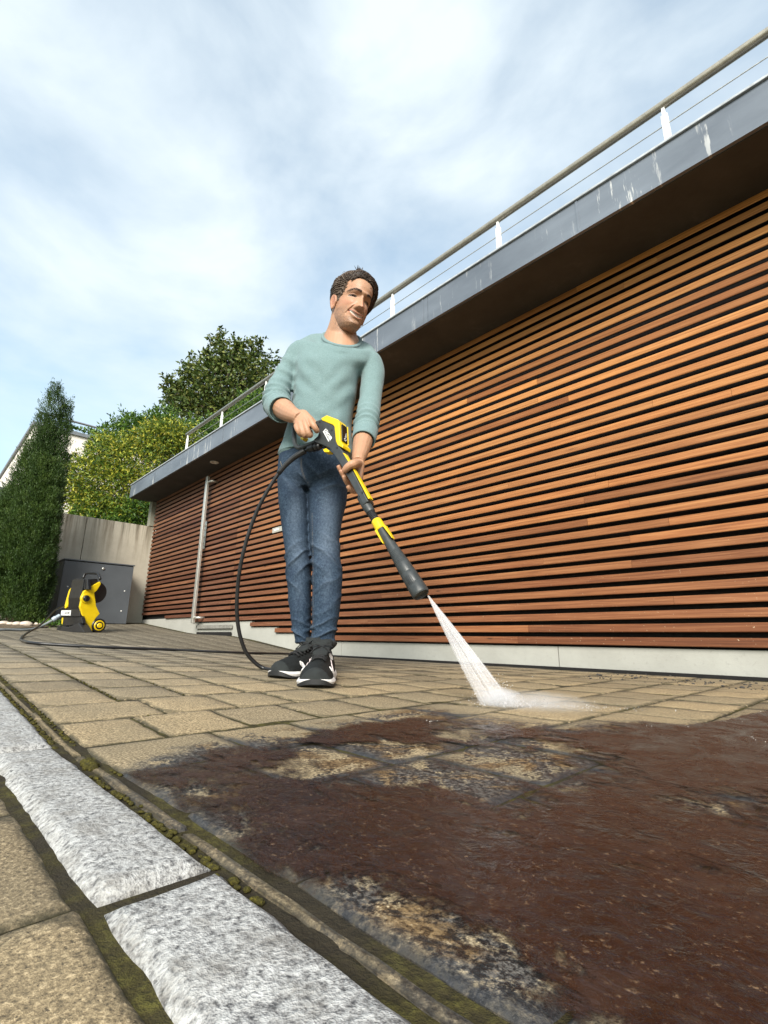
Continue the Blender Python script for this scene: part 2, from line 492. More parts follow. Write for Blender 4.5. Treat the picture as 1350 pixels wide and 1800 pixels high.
for i, c in enumerate(cells[:298]):
    n = 9 if i < 45 else (4 if i < 130 else 2)
    V, F, rim = paver_geom(c, n, True)
    o_ = V[:, :].mean(0); 
    me = mesh('paver', V, F); finish_paver(me, rim)
    V2 = getv(me) - o_; setv(me, V2)
    ob = link('paver', me, M_PAVER, bed); ob.location = o_
if len(cells) > 298:
    AV, AF, AR = [], [], []
    for c in cells[298:]:
        V, F, rim = paver_geom(c, 1, False); b = len(AV)
        AV += [tuple(v) for v in V]; AF += [tuple(i + b for i in f) for f in F]; AR += list(rim)
    me = mesh('far_pavers', AV, AF); finish_paver(me, np.array(AR))
    # one tone per slab comes from a coarse noise here
    tag(link('far_pavers', me, M_PAVER, bed), kind='stuff')

# ---- granite kerb, rough split setts
def granite():
    t = NT('granite'); p = t.pos()
    n = t.noise(p, 190, 3, .75); m = t.noise(p, 35, 5, .7)
    c = t.ramp(n, [(.32, (.07, .07, .072)), (.42, (.22, .215, .21)), (.52, (.36, .355, .345)), (.68, (.50, .495, .48))])
    c = t.mix(t.fr(m, .46, .66, 0, .6), c, (.20, .185, .165))
    t.col(c); t.set(.75, 0, .4); t.bump(t.math('ADD', n, m), .003, .9); return t.m
M_GRAN = granite()
kerb = thing('granite_kerb', 'rough light grey granite kerb edging the paving at lower left', 'kerb')
x1 = .62
for L in (.50, .46, .475, .50, .52, .5, .5, .5, .55, .55, .6, .6, .6, .6, .6):
    x0 = x1 - L + .006
    nx, nyy = (44, 10) if x1 > -1.2 else (10, 4)
    U, W = np.meshgrid(np.linspace(x0, x1 - .006, nx), np.linspace(.1075, .1745, nyy), indexing='ij')
    P = np.stack([U, W], -1)
    e = np.minimum(np.minimum(U - x0, x1 - .006 - U), np.minimum(W - .1075, .1745 - W))
    rnd_ = np.clip(e / .0065, 0, 1)
    Z = gz(U, W) + .0045 + .0016 * fbm(P * 34, 4, 2) - .006 * (1 - rnd_) ** 2
    Yw = W + .0022 * vnoise(P[..., :1].repeat(2, -1) * 30, 4) * (1 - rnd_)
    V = np.stack([U, Yw, Z], -1).reshape(-1, 3)
    F = [(i * nyy + j, (i + 1) * nyy + j, (i + 1) * nyy + j + 1, i * nyy + j + 1) for i in range(nx - 1) for j in range(nyy - 1)]
    B = [i * nyy for i in range(nx)] + [(nx - 1) * nyy + j for j in range(1, nyy)] + [i * nyy + nyy - 1 for i in range(nx - 2, -1, -1)] + [j for j in range(nyy - 2, 0, -1)]
    nb = len(V); low = V[B].copy(); low[:, 2] -= .05; V = np.vstack([V, low])
    F += [(B[(k + 1) % len(B)], B[k], nb + k, nb + (k + 1) % len(B)) for k in range(len(B))]
    me = mesh('kerb_stone', V, F); me.shade_smooth()
    link('kerb_stone', me, M_GRAN, kerb)
    x1 -= L
    if x1 < -6.5: break

# ---- moss cushions along kerb and first joint
t_ = NT('moss'); n_ = t_.noise(t_.pos(), 260, 3, .7)
t_.col(t_.ramp(n_, [(.3, (.024, .020, .007)), (.55, (.062, .054, .011)), (.75, (.15, .125, .020))])); t_.set(.95, 0, .2); t_.bump(n_, .004, 1); M_MOSS = t_.m
mb = MB()
def moss_line(n, x0, x1, y, w, rr):
    for _ in range(n):
        X = RNG.uniform(x0, x1) ; Y = y + RNG.normal(0, w); r = RNG.uniform(*rr)
        if vnoise(np.array([[X * 9, Y * 4]]), 8)[0] < -.25: continue
        mb.sphere((X, Y, float(gz(X, Y)) - r * .35), (r * RNG.uniform(.9, 1.9), r, r * .62), 7, 5)
moss_line(620, -2.8, -.2, .1780, .0022, (.0014, .0034))
moss_line(420, -2.8, -.62, .2000, .0016, (.0012, .0028))
moss_line(200, -2.4, -.75, .345, .0016, (.0014, .0026))
moss_line(90, -2.4, -.95, .487, .0016, (.0013, .0022))
for _ in range(20):
    p = on_ground(166, 1343); X, Y = p[0] + RNG.normal(0, .008), .186 + RNG.normal(0, .004); r = RNG.uniform(.003, .0065)
    mb.sphere((X, Y, float(gz(X, Y)) - r * .1), (r, r, r * .8), 8, 6)
tag(mb.build('moss', M_MOSS, None, True), kind='stuff')

# ---- muddy water lying on the uncleaned pavers
def mud_material():
    t = NT('muddy_water'); p = t.pos()
    n = t.noise(t.mapv(p, (1, 1, 1)), 16, 6, .65, 1.2); f = t.noise(p, 220, 3, .7)
    c = t.ramp(n, [(.3, (.007, .0028, .0024)), (.5, (.017, .0062, .0048)), (.68, (.034, .015, .0095))])
    c = t.mix(t.fr(f, .60, .72, 0, .6), c, (.22, .14, .08))
    streak = t.noise(t.mapv(p, (12, 24, 1)), 1.0, 8, .74, 1.8)
    c = t.mix(t.fr(streak, .56, .70, 0, .7), c, (.050, .026, .015)); c = t.mix(t.fr(streak, .42, .30, 0, .8), c, (.010, .0045, .004))
    t.col(c); t.set(t.fr(n, .35, .65, .10, .36), 0, .5)
    a = t.math('ADD', t.attr('mud'), t.math('MULTIPLY', t.math('SUBTRACT', streak, .5), 1.7)); a = t.math('ADD', a, t.math('MULTIPLY', t.math('SUBTRACT', t.noise(p, 90, 5, .8), .5), .55))
    t.link(t.fr(a, -.10, .22, 0, .97), t.b.inputs['Alpha'])
    t.bump(t.math('ADD', t.noise(p, 70, 4, .6, 1.5), t.math('MULTIPLY', f, .35)), .004, .6); return t.m
M_MUD = mud_material()
st = .0055
gx = np.arange(-.86, .75, st); gy = np.arange(.19, 1.75, st)
U, W = np.meshgrid(gx, gy, indexing='ij'); P = np.stack([U, W], -1)
sdm = sdist(P.reshape(-1, 2), wp).reshape(U.shape)
wrp = P + .05 * np.stack([fbm(P * 6, 3, 31), fbm(P * 6, 3, 47)], -1)
band = np.exp(-((sdm + .10) / .085) ** 2)                       # collects behind the wash line
right = np.clip((U + W * .35 + .12) / .42, 0, 1)
mask = fbm(wrp * np.array([5.2, 6.5]), 6, 61) * 1.15 + .16 * fbm(P * 55, 3, 77) + .66 * band + .66 * right - .13 - .6 * np.clip((-.60 - U) / .10, 0, 1)
mask = np.where(sdm > -.004, -1, mask - np.clip((.02 + sdm) / .02, 0, 1) * .5)
Z = gz(U, W) + .0028 + .0003 * fbm(P * 42, 2, 12)
keepm = mask > -.55
idx = -np.ones(U.shape, int); sel = np.argwhere(keepm); idx[keepm] = np.arange(len(sel))
Vv = np.stack([U[keepm], W[keepm], Z[keepm]], -1)
q = np.stack([idx[:-1, :-1], idx[1:, :-1], idx[1:, 1:], idx[:-1, 1:]], -1).reshape(-1, 4); q = q[(q >= 0).all(1)]
mme = mesh('muddy_water', Vv, [tuple(map(int, f)) for f in q]); setf(mme, 'mud', mask[keepm]); mud = link('muddy_water', mme, M_MUD, None, True); tag(mud, kind='stuff')
# froth and grit floating on it
M_FROTH = simple('froth', (.75, .72, .68), .3, 0, .05)
M_GRIT = simple('grit', (.045, .04, .036), .7, 0, .3)
mb = MB(); mg = MB()
cand = np.argwhere(keepm & (mask > .0))
for i in range(170):
    a = cand[RNG.integers(len(cand))]; c = Vv[idx[a[0], a[1]]]
    if math.hypot(c[0], c[1]) < .95: continue
    for k in range(int(RNG.integers(1, 5))):
        r = abs(RNG.normal(0, .0004)) + .0003
        mb.sphere(c + np.array([RNG.normal(0, .005), RNG.normal(0, .005), r * .3]), (r, r, r * .7), 6, 4)
for i in range(420):
    X = RNG.uniform(-.8, .6); Y = RNG.uniform(.2, 1.5); r = abs(RNG.normal(0, .0005)) + .0005
    if sdist(np.array([[X, Y]]), wp)[0] > .02: continue
    mg.sphere((X, Y, float(gz(X, Y)) + r * .4), (r * RNG.uniform(.7, 1.5), r, r * .7), 5, 4)
for i in range(260):   # wash-out along the wall at the right
    X = RNG.uniform(-.95, .3); Y = RNG.uniform(1.95, 2.40); r = abs(RNG.normal(0, .002)) + .0012
    mg.sphere((X, Y, float(gz(X, Y)) + r * .4), (r * 1.3, r, r * .7), 5, 4)
tag(mb.build('froth', M_FROTH, None, True), kind='stuff')
tag(mg.build('grit', M_GRIT, None), kind='stuff')

# ================================================================== BUILDING
YW = 2.451
def wood_material():
    t = NT('larch_slat'); p = t.pos(); r = t.rnd()
    off = t.new('ShaderNodeCombineXYZ'); t.link(t.math('MULTIPLY', r, 37.0), off.inputs['X']); t.link(t.math('MULTIPLY', r, 11.0), off.inputs['Z'])
    va = t.new('ShaderNodeVectorMath'); va.operation = 'ADD'; t.link(p, va.inputs[0]); t.link(off.outputs[0], va.inputs[1])
    v = va.outputs[0]
    grain = t.noise(t.mapv(v, (3.0, 60, 130)), 1.0, 6, .65, .5)
    fib = t.noise(t.mapv(v, (14, 200, 420)), 1.0, 4, .7)
    big = t.noise(t.mapv(v, (.9, 3, 5)), 1.0, 4, .6)
    sx = t.new('ShaderNodeSeparateXYZ'); t.link(p, sx.inputs[0])
    # sheltered boards under the eaves keep their orange oil, the splashed lower ones have gone redder
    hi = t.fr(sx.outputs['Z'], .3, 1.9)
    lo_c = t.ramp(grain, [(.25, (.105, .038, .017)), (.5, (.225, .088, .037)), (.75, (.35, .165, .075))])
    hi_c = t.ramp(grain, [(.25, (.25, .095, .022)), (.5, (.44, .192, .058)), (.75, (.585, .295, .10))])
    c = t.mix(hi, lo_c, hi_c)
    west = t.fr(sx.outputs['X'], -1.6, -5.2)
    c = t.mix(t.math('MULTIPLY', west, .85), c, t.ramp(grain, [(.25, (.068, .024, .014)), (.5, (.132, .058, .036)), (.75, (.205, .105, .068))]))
    tone = t.ramp(r, [(0, (.58, .51, .51)), (.14, (.74, .68, .67)), (.34, (.90, .87, .86)), (.7, (1, 1, 1)), (1, (1.18, 1.13, 1.03))])
    c = t.mix(1.0, c, tone, 'MULTIPLY')
    c = t.mix(t.fr(big, .50, .70, 0, .55), c, t.mix(1.0, c, (.78, .66, .70, 1), 'MULTIPLY'))
    c = t.mix(t.fr(fib, .62, .74, 0, .55), c, (.075, .03, .018))
    # knots
    vo = t.new('ShaderNodeTexVoronoi'); vo.inputs['Scale'].default_value = 1.0; vo.feature = 'F1'
    t.link(t.mapv(v, (3.1, .01, 14)), vo.inputs['Vector'])
    cs = t.new('ShaderNodeSeparateColor'); t.link(vo.outputs['Color'], cs.inputs[0])
    kn = t.math('MULTIPLY', t.fr(vo.outputs['Distance'], .085, .035), t.math('GREATER_THAN', cs.outputs[0], .62))
    ring = t.math('MULTIPLY', t.fr(vo.outputs['Distance'], .16, .05), t.math('GREATER_THAN', cs.outputs[0], .62))
    c = t.mix(t.math('MULTIPLY', ring, .45), c, (.16, .06, .02))
    c = t.mix(t.math('MULTIPLY', kn, .8), c, (.05, .022, .012))
    # dried splashes of grit on the lowest boards
    sp = t.noise(p, 120, 2, .6)
    c = t.mix(t.math('MULTIPLY', t.fr(sp, .70, .75), t.fr(sx.outputs['Z'], .75, .15)), c, (.50, .38, .25))
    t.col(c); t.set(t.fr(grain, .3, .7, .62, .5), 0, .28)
    t.bump(t.math('ADD', grain, t.math('MULTIPLY', fib, .6)), .0012, .55); return t.m
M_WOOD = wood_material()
M_BLACK = simple('black_membrane', (.0045, .0035, .0035), .9, 0, .1)
def concrete_material(name, c0, c1, streak=False):
    t = NT(name); p = t.pos()
    n = t.noise(p, 2.2, 7, .65); f = t.noise(p, 60, 4, .7)
    c = t.mix(t.fr(n, .3, .7), c0, c1); c = t.mix(t.fr(f, .58, .75, 0, .35), c, tuple(x * .6 for x in c0[:3]))
    if streak:
        sx = t.new('ShaderNodeSeparateXYZ'); t.link(p, sx.inputs[0])
        s = t.noise(t.mapv(p, (9, 9, .55)), 1.0, 5, .7)
        s2 = t.noise(t.mapv(p, (26, 26, .8)), 1.0, 4, .7)
        g = t.fr(sx.outputs['Z'], 1.05, 1.72)
        c = t.mix(t.math('MULTIPLY', t.math('MULTIPLY', t.fr(s, .44, .62), g), .85), c, (.13, .10, .062))
        c = t.mix(t.math('MULTIPLY', t.math('MULTIPLY', t.fr(s2, .5, .66), t.fr(sx.outputs['Z'], 1.45, 1.73)), .9), c, (.075, .065, .045))
    t.col(c); t.set(.85, 0, .3); t.bump(t.math('ADD', f, t.math('MULTIPLY', t.noise(p, 260, 2, .6), .6)), .0015, .5); return t.m
M_PLINTH = concrete_material('plinth_concrete', (.30, .295, .265), (.40, .395, .36))
M_CONC = concrete_material('wall_concrete', (.40, .36, .29), (.54, .49, .40), True)
def zinc_material():
    t = NT('zinc_fascia'); p = t.pos()
    n = t.noise(t.mapv(p, (1.4, 4, 4)), 1.0, 6, .6)
    s = t.noise(t.mapv(p, (24, 1, 2.2)), 1.0, 5, .75); gate = t.noise(t.mapv(p, (1.6, 1, .2)), 1.0, 3, .6)
    c = t.ramp(n, [(.3, (.105, .122, .148)), (.7, (.19, .215, .25))])
    c = t.mix(t.math('MULTIPLY', t.fr(s, .57, .63), t.fr(gate, .47, .55)), c, (.58, .57, .55))
    t.col(c); t.set(.48, .25, .5); return t.m
M_ZINC = zinc_material()
M_ZCAP = simple('zinc_cap', (.44, .46, .48), .45, .2)
t_ = NT('soffit_board'); n_ = t_.noise(t_.pos(), 3.0, 7, .7)
t_.col(t_.ramp(n_, [(.3, (.046, .044, .040)), (.6, (.066, .063, .057)), (.8, (.105, .10, .09))])); t_.set(.8, 0, .2); M_SOFF = t_.m
M_STEEL = simple('brushed_steel', (.62, .60, .55), .35, .7, .08, 60)
M_WHITEM = simple('white_metal', (.74, .73, .70), .4, 0, .06)

bld = thing('timber_garage', 'flat roofed building clad in orange brown horizontal timber slats', 'building', (-3, 3.5, 0))
bo = np.array([-3, 3.5, 0.0])
mb = MB(); mb.box((-7.60, 2.505, -.3), (6.0, 6.5, 2.128)); mb.build('backing_wall', M_BLACK, bld, org=None).location = -bo
PITCH, Z0, FACE = .0594, .1215, .0388
ends = {0: -3.62, 1: -3.99, 2: -4.45}
segs = [(-7.585, -5.86), (-5.83, -4.889), (-4.883, 6.0)]
def slat(xa, xb, z):
    z1 = z + FACE
    V = []
    for x in (xa, xb):       # face leans a hair, lower edge undercut like a rhombus board
        V += [(x, YW + .001, z + .003), (x, YW, z + .006), (x, YW + .001, z1 - .002), (x, YW + .004, z1), (x, YW + .020, z1 + .001), (x, YW + .020, z + .0195), (x, YW + .003, z + .0015)]
    n = 7
    F = [tuple(range(n)), tuple(range(2 * n - 1, n - 1, -1))] + [((k + 1) % n, k, n + k, n + (k + 1) % n) for k in range(n)]
    V = np.array(V); c = np.array([(xa + xb) / 2, YW, z]); me = mesh('wooden_slat', V - c, F)
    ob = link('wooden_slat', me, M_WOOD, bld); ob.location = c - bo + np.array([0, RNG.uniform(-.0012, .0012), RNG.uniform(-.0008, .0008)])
def longrow(xa, z):      # boards of uneven length butted end to end
    x = xa
    while x < 6.0:
        e = x + RNG.uniform(1.5, 4.6)
        if e > 5.0: e = 6.0
        slat(x, e - .0012, z); x = e
for k in range(34):
    z = Z0 + PITCH * k
    if k in ends: longrow(ends[k], z); continue
    for i, (xa, xb) in enumerate(segs):
        if k < 5 and i == 0:
            if k == 3: continue
            xa = -6.70
        slat(xa + RNG.uniform(-.001, .001), xb, z) if i < 2 else longrow(xa, z)
# plinth panels below the boards
jx = [-7.6, -5.69, -4.80, -3.05, -1.271, .62, 2.4, 4.2, 6.0]
step = [(-4.7975, -.1), (-3.0525, -.1), (-3.0525, .112), (-3.63, .112), (-3.63, .172), (-4.0, .172), (-4.0, .232), (-4.46, .232), (-4.46, .292), (-4.7975, .292)]
for a, b in zip(jx[:-1], jx[1:]):
    mb = MB(); top = .36 if b < -5.6 else (.29 if b < -4.4 else .112)
    if a == -4.80:
        mb.prism([(x, YW + .024, z) for x, z in step], (0, 1, 0), 0, .03); mb.build('plinth_panel', M_PLINTH, bld).location = -bo; continue
    mb.box((a + .0025, YW + .024, -.1 if b < -3 else .011), (b - .0025, YW + .050, top)); mb.build('plinth_panel', M_PLINTH, bld).location = -bo
mb = MB(); mb.box((-3.5, YW - .035, -.05), (6.0, YW + .012, -.012)); mb.build('drain_channel', M_BLACK, bld).location = -bo
mb = MB(); mb.box((-3.6, YW - .012, -.05), (6.0, YW + .013, .0115)); mb.build('base_gap', M_BLACK, bld).location = -bo
mb = MB(); mb.box((-5.69, YW - .004, .225), (-4.83, YW + .012, .262)); mb.build('door_threshold', simple('threshold_metal', (.33, .32, .29), .5, .4), bld).location = -bo
mb = MB(); mb.box((-5.67, YW + .001, .14), (-4.84, YW + .012, .188)); mb.build('drain_slot', M_BLACK, bld).location = -bo
# roof slab, soffit, fascia sheets
mb = MB(); mb.box((-7.66, 2.12, 2.131), (6.2, 6.6, 2.31)); mb.build('roof', M_SOFF, bld).location = -bo
mb = MB(); mb.box((-7.675, 2.112, 2.120), (6.2, 2.50, 2.130)); mb.build('soffit', M_SOFF, bld).location = -bo
fx = [-7.70, -5.72, -3.75, -1.80, .2, 2.2, 4.2, 6.2]
for a, b in zip(fx[:-1], fx[1:]):
    mb = MB(); mb.box((a + .0015, 2.097, 2.128), (b - .0015, 2.111, 2.322), .0); mb.box((a + .0015, 2.092, 2.124), (b - .0015, 2.112, 2.1275)); mb.build('fascia_sheet', M_ZINC, bld).location = -bo
mb = MB(); mb.box((-7.712, 2.111, 2.128), (-7.70, 4.0, 2.322)); mb.build('fascia_sheet', M_ZINC, bld).location = -bo
mb = MB(); mb.box((-7.72, 2.085, 2.3225), (6.2, 2.24, 2.336), .003); mb.build('roof_cap', M_ZCAP, bld).location = -bo
mb = MB(); mb.box((-1.05, 2.16, 2.3365), (6.2, 2.30, 2.385), .004); mb.build('roof_upstand', M_ZINC, bld).location = -bo
# thin vertical seams on the fascia, dark hairlines at sheet joints
for X in (-6.7, -4.7, -2.75, -1.85, -.8):
    mb = MB(); mb.box((X, 2.0935, 2.129), (X + .012, 2.0968, 2.321)); mb.build('fascia_seam', M_ZINC, bld).location = -bo
# downlight in the soffit
mb = MB(); c = np.array([-5.285, 2.292, 2.1195]); mb.rings([ringe(c + [0, 0, z], [r, 0, 0], [0, r, 0], 20) for z, r in ((0, .05), (-.006, .05), (-.006, .036), (-.002, .034))], True)
mb.build('downlight', simple('lamp_glass', (.75, .72, .65), .3), bld, True).location = -bo
# door furniture: tall bar pull, lock plate, keep
bar = MB(); pb = at_Y(342, 1093, 2.385); ptp = at_Y(364, 838, 2.385); X0 = (pb[0] + ptp[0]) / 2
bar.box((X0 - .026, 2.365, .285), (X0 + .026, 2.395, 2.045), .004)
bo_bar = bar.build('door_pull', M_STEEL, bld); bo_bar.location = -bo
for z in (.345, 1.965):
    m2 = MB(); m2.tube([(X0 + .01, 2.38, z), (X0 + .09, 2.38, z), (X0 + .115, 2.395, z), (X0 + .115, 2.46, z)], .014, 10); m2.build('bracket', M_STEEL, bo_bar, True)
m2 = MB(); m2.box((X0 - .135, YW - .008, 1.16), (X0 - .045, YW - .001, 1.50), .002); lp = m2.build('lock_plate', M_STEEL, bld); lp.location = -bo
for z in (1.23, 1.31, 1.40, 1.45):
    m2 = MB(); m2.tube([(X0 - .085, YW - .008, z), (X0 - .085, YW - .030, z)], .013, 12); m2.build('lock_cylinder', simple('chrome', (.7, .68, .62), .2, .9), lp, True)
m2 = MB(); m2.box((X0 - .185, YW - .003, 1.10), (X0 - .137, YW + .02, 1.53)); m2.build('lock_recess', M_BLACK, bld).location = -bo
# small pale outlet set between two boards behind the man's legs
pa = at_Y(474, 938, YW); pb2 = at_Y(500, 924, YW)
m2 = MB(); m2.box((pa[0] + .05, YW - .003, pa[2] - .005), (pa[0] + .40, YW + .012, pa[2] + .045), .002); m2.build('outlet_plate', simple('outlet_metal', (.50, .48, .42), .4, .3), bld).location = -bo
m2 = MB(); m2.box((pa[0] + .09, YW - .006, pa[2] + .012), (pa[0] + .17, YW - .0032, pa[2] + .028)); m2.build('outlet_slot', M_WHITEM, bld).location = -bo
# concrete end pier under the roof, beside the shrubs
mb = MB(); mb.box((-7.72, 2.40, 1.74), (-7.605, 2.50, 2.118)); mb.box((-7.90, 2.505, 1.74), (-7.605, 3.2, 2.118)); mb.build('end_pier', concrete_material('pier_concrete', (.20, .20, .16), (.28, .27, .215)), bld).location = -bo

# ---- balustrade on the roof edge
rail = thing('roof_balustrade', 'steel handrail with white posts and thin cables along the roof edge', 'railing', (-3, 2.2, 2.336))
ro = np.array([-3, 2.2, 2.336])
M_HAND = simple('handrail_steel', (.40, .36, .29), .35, .5, .1)
mb = MB(); mb.tube([(-5.99, 2.2, 2.655), (6.0, 2.2, 2.655)], .021, 14); mb.build('handrail', M_HAND, rail, True).location = -ro
for X in (-5.955, -4.995, -4.035, -3.105, -2.23, -1.312, -.38, .55, 1.5, 2.4, 3.3):
    mb = MB(); mb.box((X - .015, 2.190, 2.336), (X + .015, 2.210, 2.590), .002); mb.box((X - .007, 2.193, 2.590), (X + .007, 2.207, 2.638)); mb.build('post', M_WHITEM, rail).location = -ro
for z in (2.435, 2.535):
    mb = MB(); mb.tube([(-5.955, 2.2, z), (6.0, 2.2, z)], .0028, 6); mb.build('cable', M_STEEL, rail, True).location = -ro

# ================================================================== CONCRETE RETAINING WALL, CABINET
rw = thing('retaining_wall', 'pale concrete retaining wall with dark rain streaks behind the cabinet', 'wall', (-7.7, 1.5, .3))
rwo = np.array([-7.7, 1.5, .3])
for a, b in ((-4.5, -1.6), (-1.594, 1.577), (1.583, 2.48)):
    mb = MB(); mb.box((-7.80, a, -.3), (-7.62, b, 1.733), .004); mb.build('concrete_panel', M_CONC, rw).location = -rwo
cab = thing('utility_cabinet', 'anthracite metal utility cabinet standing against the concrete wall', 'cabinet', (-7.39, 1.72, .28))
co = np.array([-7.39, 1.72, .28])
M_ANTH = simple('anthracite_paint', (.080, .088, .098), .42, .1, .06, 4)
mb = MB(); mb.box((-7.615, 1.315, .2), (-7.185, 2.135, 1.055), .004); mb.build('cabinet_body', simple('anthracite_shaded', (.05, .055, .055), .5), cab).location = -co  # side shade put into the colour, a darker copy of the door paint
mb = MB(); mb.box((-7.183, 1.318, .29), (-7.160, 2.132, 1.045), .003); dr = mb.build('cabinet_door', M_ANTH, cab); dr.location = -co
mb = MB(); mb.box((-7.615, 1.305, 1.0565), (-7.150, 2.145, 1.072), .003); mb.build('cabinet_lid', M_ANTH, cab).location = -co
mb = MB(); mb.tube([(-7.160, 1.76, .985), (-7.148, 1.76, .985)], .017, 16); mb.build('lock', M_STEEL, dr, True)
for px_, py_ in ((119, 1031), (219, 1039), (213, 1074)):
    p = at_X(px_, py_, -7.16); mb = MB(); mb.sphere((-7.158, p[1], p[2]), (.004, .009, .009), 10, 6); mb.build('screw_head', M_WHITEM, dr, True)

# ================================================================== GARDEN BEHIND THE WALL, FAR HOUSE
def leaf_material(name, cols, spec=.35, rough=.45):
    t = NT(name); r = t.attr('tone'); n = t.noise(t.pos(), 3.2, 3, .6)
    f = t.math('ADD', t.math('MULTIPLY', r, .6), t.math('MULTIPLY', n, .42))
    c = t.ramp(f, cols); t.col(c); t.set(rough, 0, spec)
    t.b.inputs['Transmission Weight'].default_value = 0
    tr = t.new('ShaderNodeBsdfTranslucent'); t.link(c, tr.inputs['Color'])
    ms = t.new('ShaderNodeMixShader'); ms.inputs[0].default_value = .22
    out = t.n['Material Output']; t.link(t.b.outputs[0], ms.inputs[1]); t.link(tr.outputs[0], ms.inputs[2]); t.link(ms.outputs[0], out.inputs['Surface'])
    return t.m
def leaves(name, C, N, L, Wd, mat, parent, droop=0.0, org=(0, 0, 0), jit=.9, tone=None):
    """C: leaf base points, N: outward directions; each leaf a folded, pointed blade of four triangles"""
    n = len(C); L = L * RNG.uniform(.7, 1.25, n)[:, None]
    D = N + RNG.normal(0, jit, (n, 3)); D[:, 2] -= droop; D /= np.linalg.norm(D, axis=1)[:, None]
    U = RNG.normal(0, 1, (n, 3)) + np.array([0, 0, .4]); S = np.cross(D, U); S /= np.linalg.norm(S, axis=1)[:, None]; K = np.cross(S, D)
    w = Wd * RNG.uniform(.75, 1.2, n)[:, None]
    base = C; mid = C + D * L * .5 - K * w * .15; tip = C + D * L - K * w * .35
    a = C + D * L * .45 + S * w * .5 + K * w * .12; b = C + D * L * .45 - S * w * .5 + K * w * .12
    V = np.stack([base, a, tip, b, mid], 1).reshape(-1, 3) - np.asarray(org)
    i0 = np.arange(n) * 5
    F = np.stack([np.stack([i0, i0 + 1, i0 + 4], 1), np.stack([i0 + 1, i0 + 2, i0 + 4], 1), np.stack([i0 + 2, i0 + 3, i0 + 4], 1), np.stack([i0 + 3, i0, i0 + 4], 1)], 1).reshape(-1, 3)
    me = bpy.data.meshes.new(name)
    me.vertices.add(len(V)); me.vertices.foreach_set('co', V.ravel())
    me.loops.add(len(F) * 3); me.loops.foreach_set('vertex_index', F.ravel().astype(np.int32))
    me.polygons.add(len(F)); me.polygons.foreach_set('loop_start', (np.arange(len(F)) * 3).astype(np.int32))
    me.update(); me.validate()
    setf(me, 'tone', np.repeat(RNG.uniform(0, 1, n) if tone is None else tone, 5))
    return link(name, me, mat, parent)
def blob_points(blobs, n, shell=.35):
    out, nn = [], []
    vol = np.array([b[3] * b[4] * b[5] for b in blobs]) ** .7; vol /= vol.sum()
    for b, f in zip(blobs, vol):
        m = int(n * f); d = RNG.normal(0, 1, (m, 3)); d /= np.linalg.norm(d, axis=1)[:, None]
        r = (1 - shell * RNG.uniform(0, 1, m) ** 1.6)[:, None]
        r *= (1 + .34 * fbm(d * 2.9 + np.array(b[:3]) * 3, 3, 5))[:, None]
        out.append(np.array(b[:3]) + d * r * np.array(b[3:6])); nn.append(d)
    return np.vstack(out), np.vstack(nn)
def twiggy(blobs, P, N, k, ln, m):
    """adds sprays of leaves along thin shoots that stand out of the crown"""
    A, D = [P], [N]
    for b in blobs:
        for _ in range(k):
            d = RNG.normal(0, 1, 3); d[2] = abs(d[2]) * .9 + .1; d /= np.linalg.norm(d); s = np.array(b[:3]) + d * np.array(b[3:6]) * .9
            t = RNG.uniform(0, 1, (m, 1)); q = s + (d + np.array([0, 0, .25])) * t * ln * RNG.uniform(.4, 1.0) + RNG.normal(0, .018, (m, 3))
            A.append(q); D.append(np.tile(d, (m, 1)) + RNG.normal(0, .3, (m, 3)))
    return np.vstack(A), np.vstack(D)
M_BARK = simple('bark', (.10, .075, .05), .9, 0, .3, 20, .01)
M_SHRUB = leaf_material('shrub_leaf', [(.22, (.020, .048, .008)), (.40, (.075, .135, .016)), (.58, (.21, .26, .028)), (.76, (.43, .41, .045)), (.95, (.48, .29, .05))])
M_HEDGE = leaf_material('laurel_leaf', [(.2, (.020, .050, .012)), (.5, (.070, .145, .022)), (.8, (.17, .26, .035))])
M_TREE = leaf_material('tree_leaf', [(.2, (.022, .042, .010)), (.5, (.072, .11, .022)), (.75, (.16, .185, .04)), (.95, (.22, .16, .055))])
M_YEW = leaf_material('yew_needle', [(.2, (.010, .023, .006)), (.5, (.038, .074, .014)), (.8, (.095, .145, .026)), (.97, (.19, .19, .04))], .3, .5)

terr = MB(); terr.box((-40, -6, -.3), (-7.81, 20, 1.66)); tag(terr.build('garden_terrace', M_EARTH), kind='structure')
def shrub(name, label, cat, px_blobs, d, n, L, W, mat, droop=.0, group=None, base=1.66, stem_n=7, shell=.5, jit=.9):
    """px_blobs: (x, y, radius px, dd) of foliage lumps as seen; d = their distance"""
    B = []
    for x, y, r, dd in px_blobs:
        p = at_d(x, y, d + dd); rad = r * np.linalg.norm(p - [0, 0, CAMH]) / np.linalg.norm(ray(x, y)) 
        B.append((*p, rad, rad, rad * .92))
    c = np.mean([b[:3] for b in B], 0); org = np.array([c[0], c[1], base])
    root = thing(name, label, cat, org, group=group)
    P, N = blob_points(B, n, shell)
    P, N = twiggy(B, P, N, 7, .20, 12)
    ok = P[:, 2] > base + .02
    leaves('foliage', P[ok], N[ok], L, W, mat, root, droop, org, jit)
    mb = MB()
    for b in B[:stem_n]:
        q = np.array(b[:3]); s0 = org + np.array([RNG.normal(0, .06), RNG.normal(0, .06), -.05])
        mid = (s0 + q) / 2 + RNG.normal(0, .06, 3)
        mb.tube(spline([s0, mid, q], 5), np.linspace(.022, .006, 11) * (1 if L < .2 else 1), 6)
    mb.V = [tuple(np.array(v) - org) for v in mb.V]
    mb.build('branches', M_BARK, root, True)
    return root
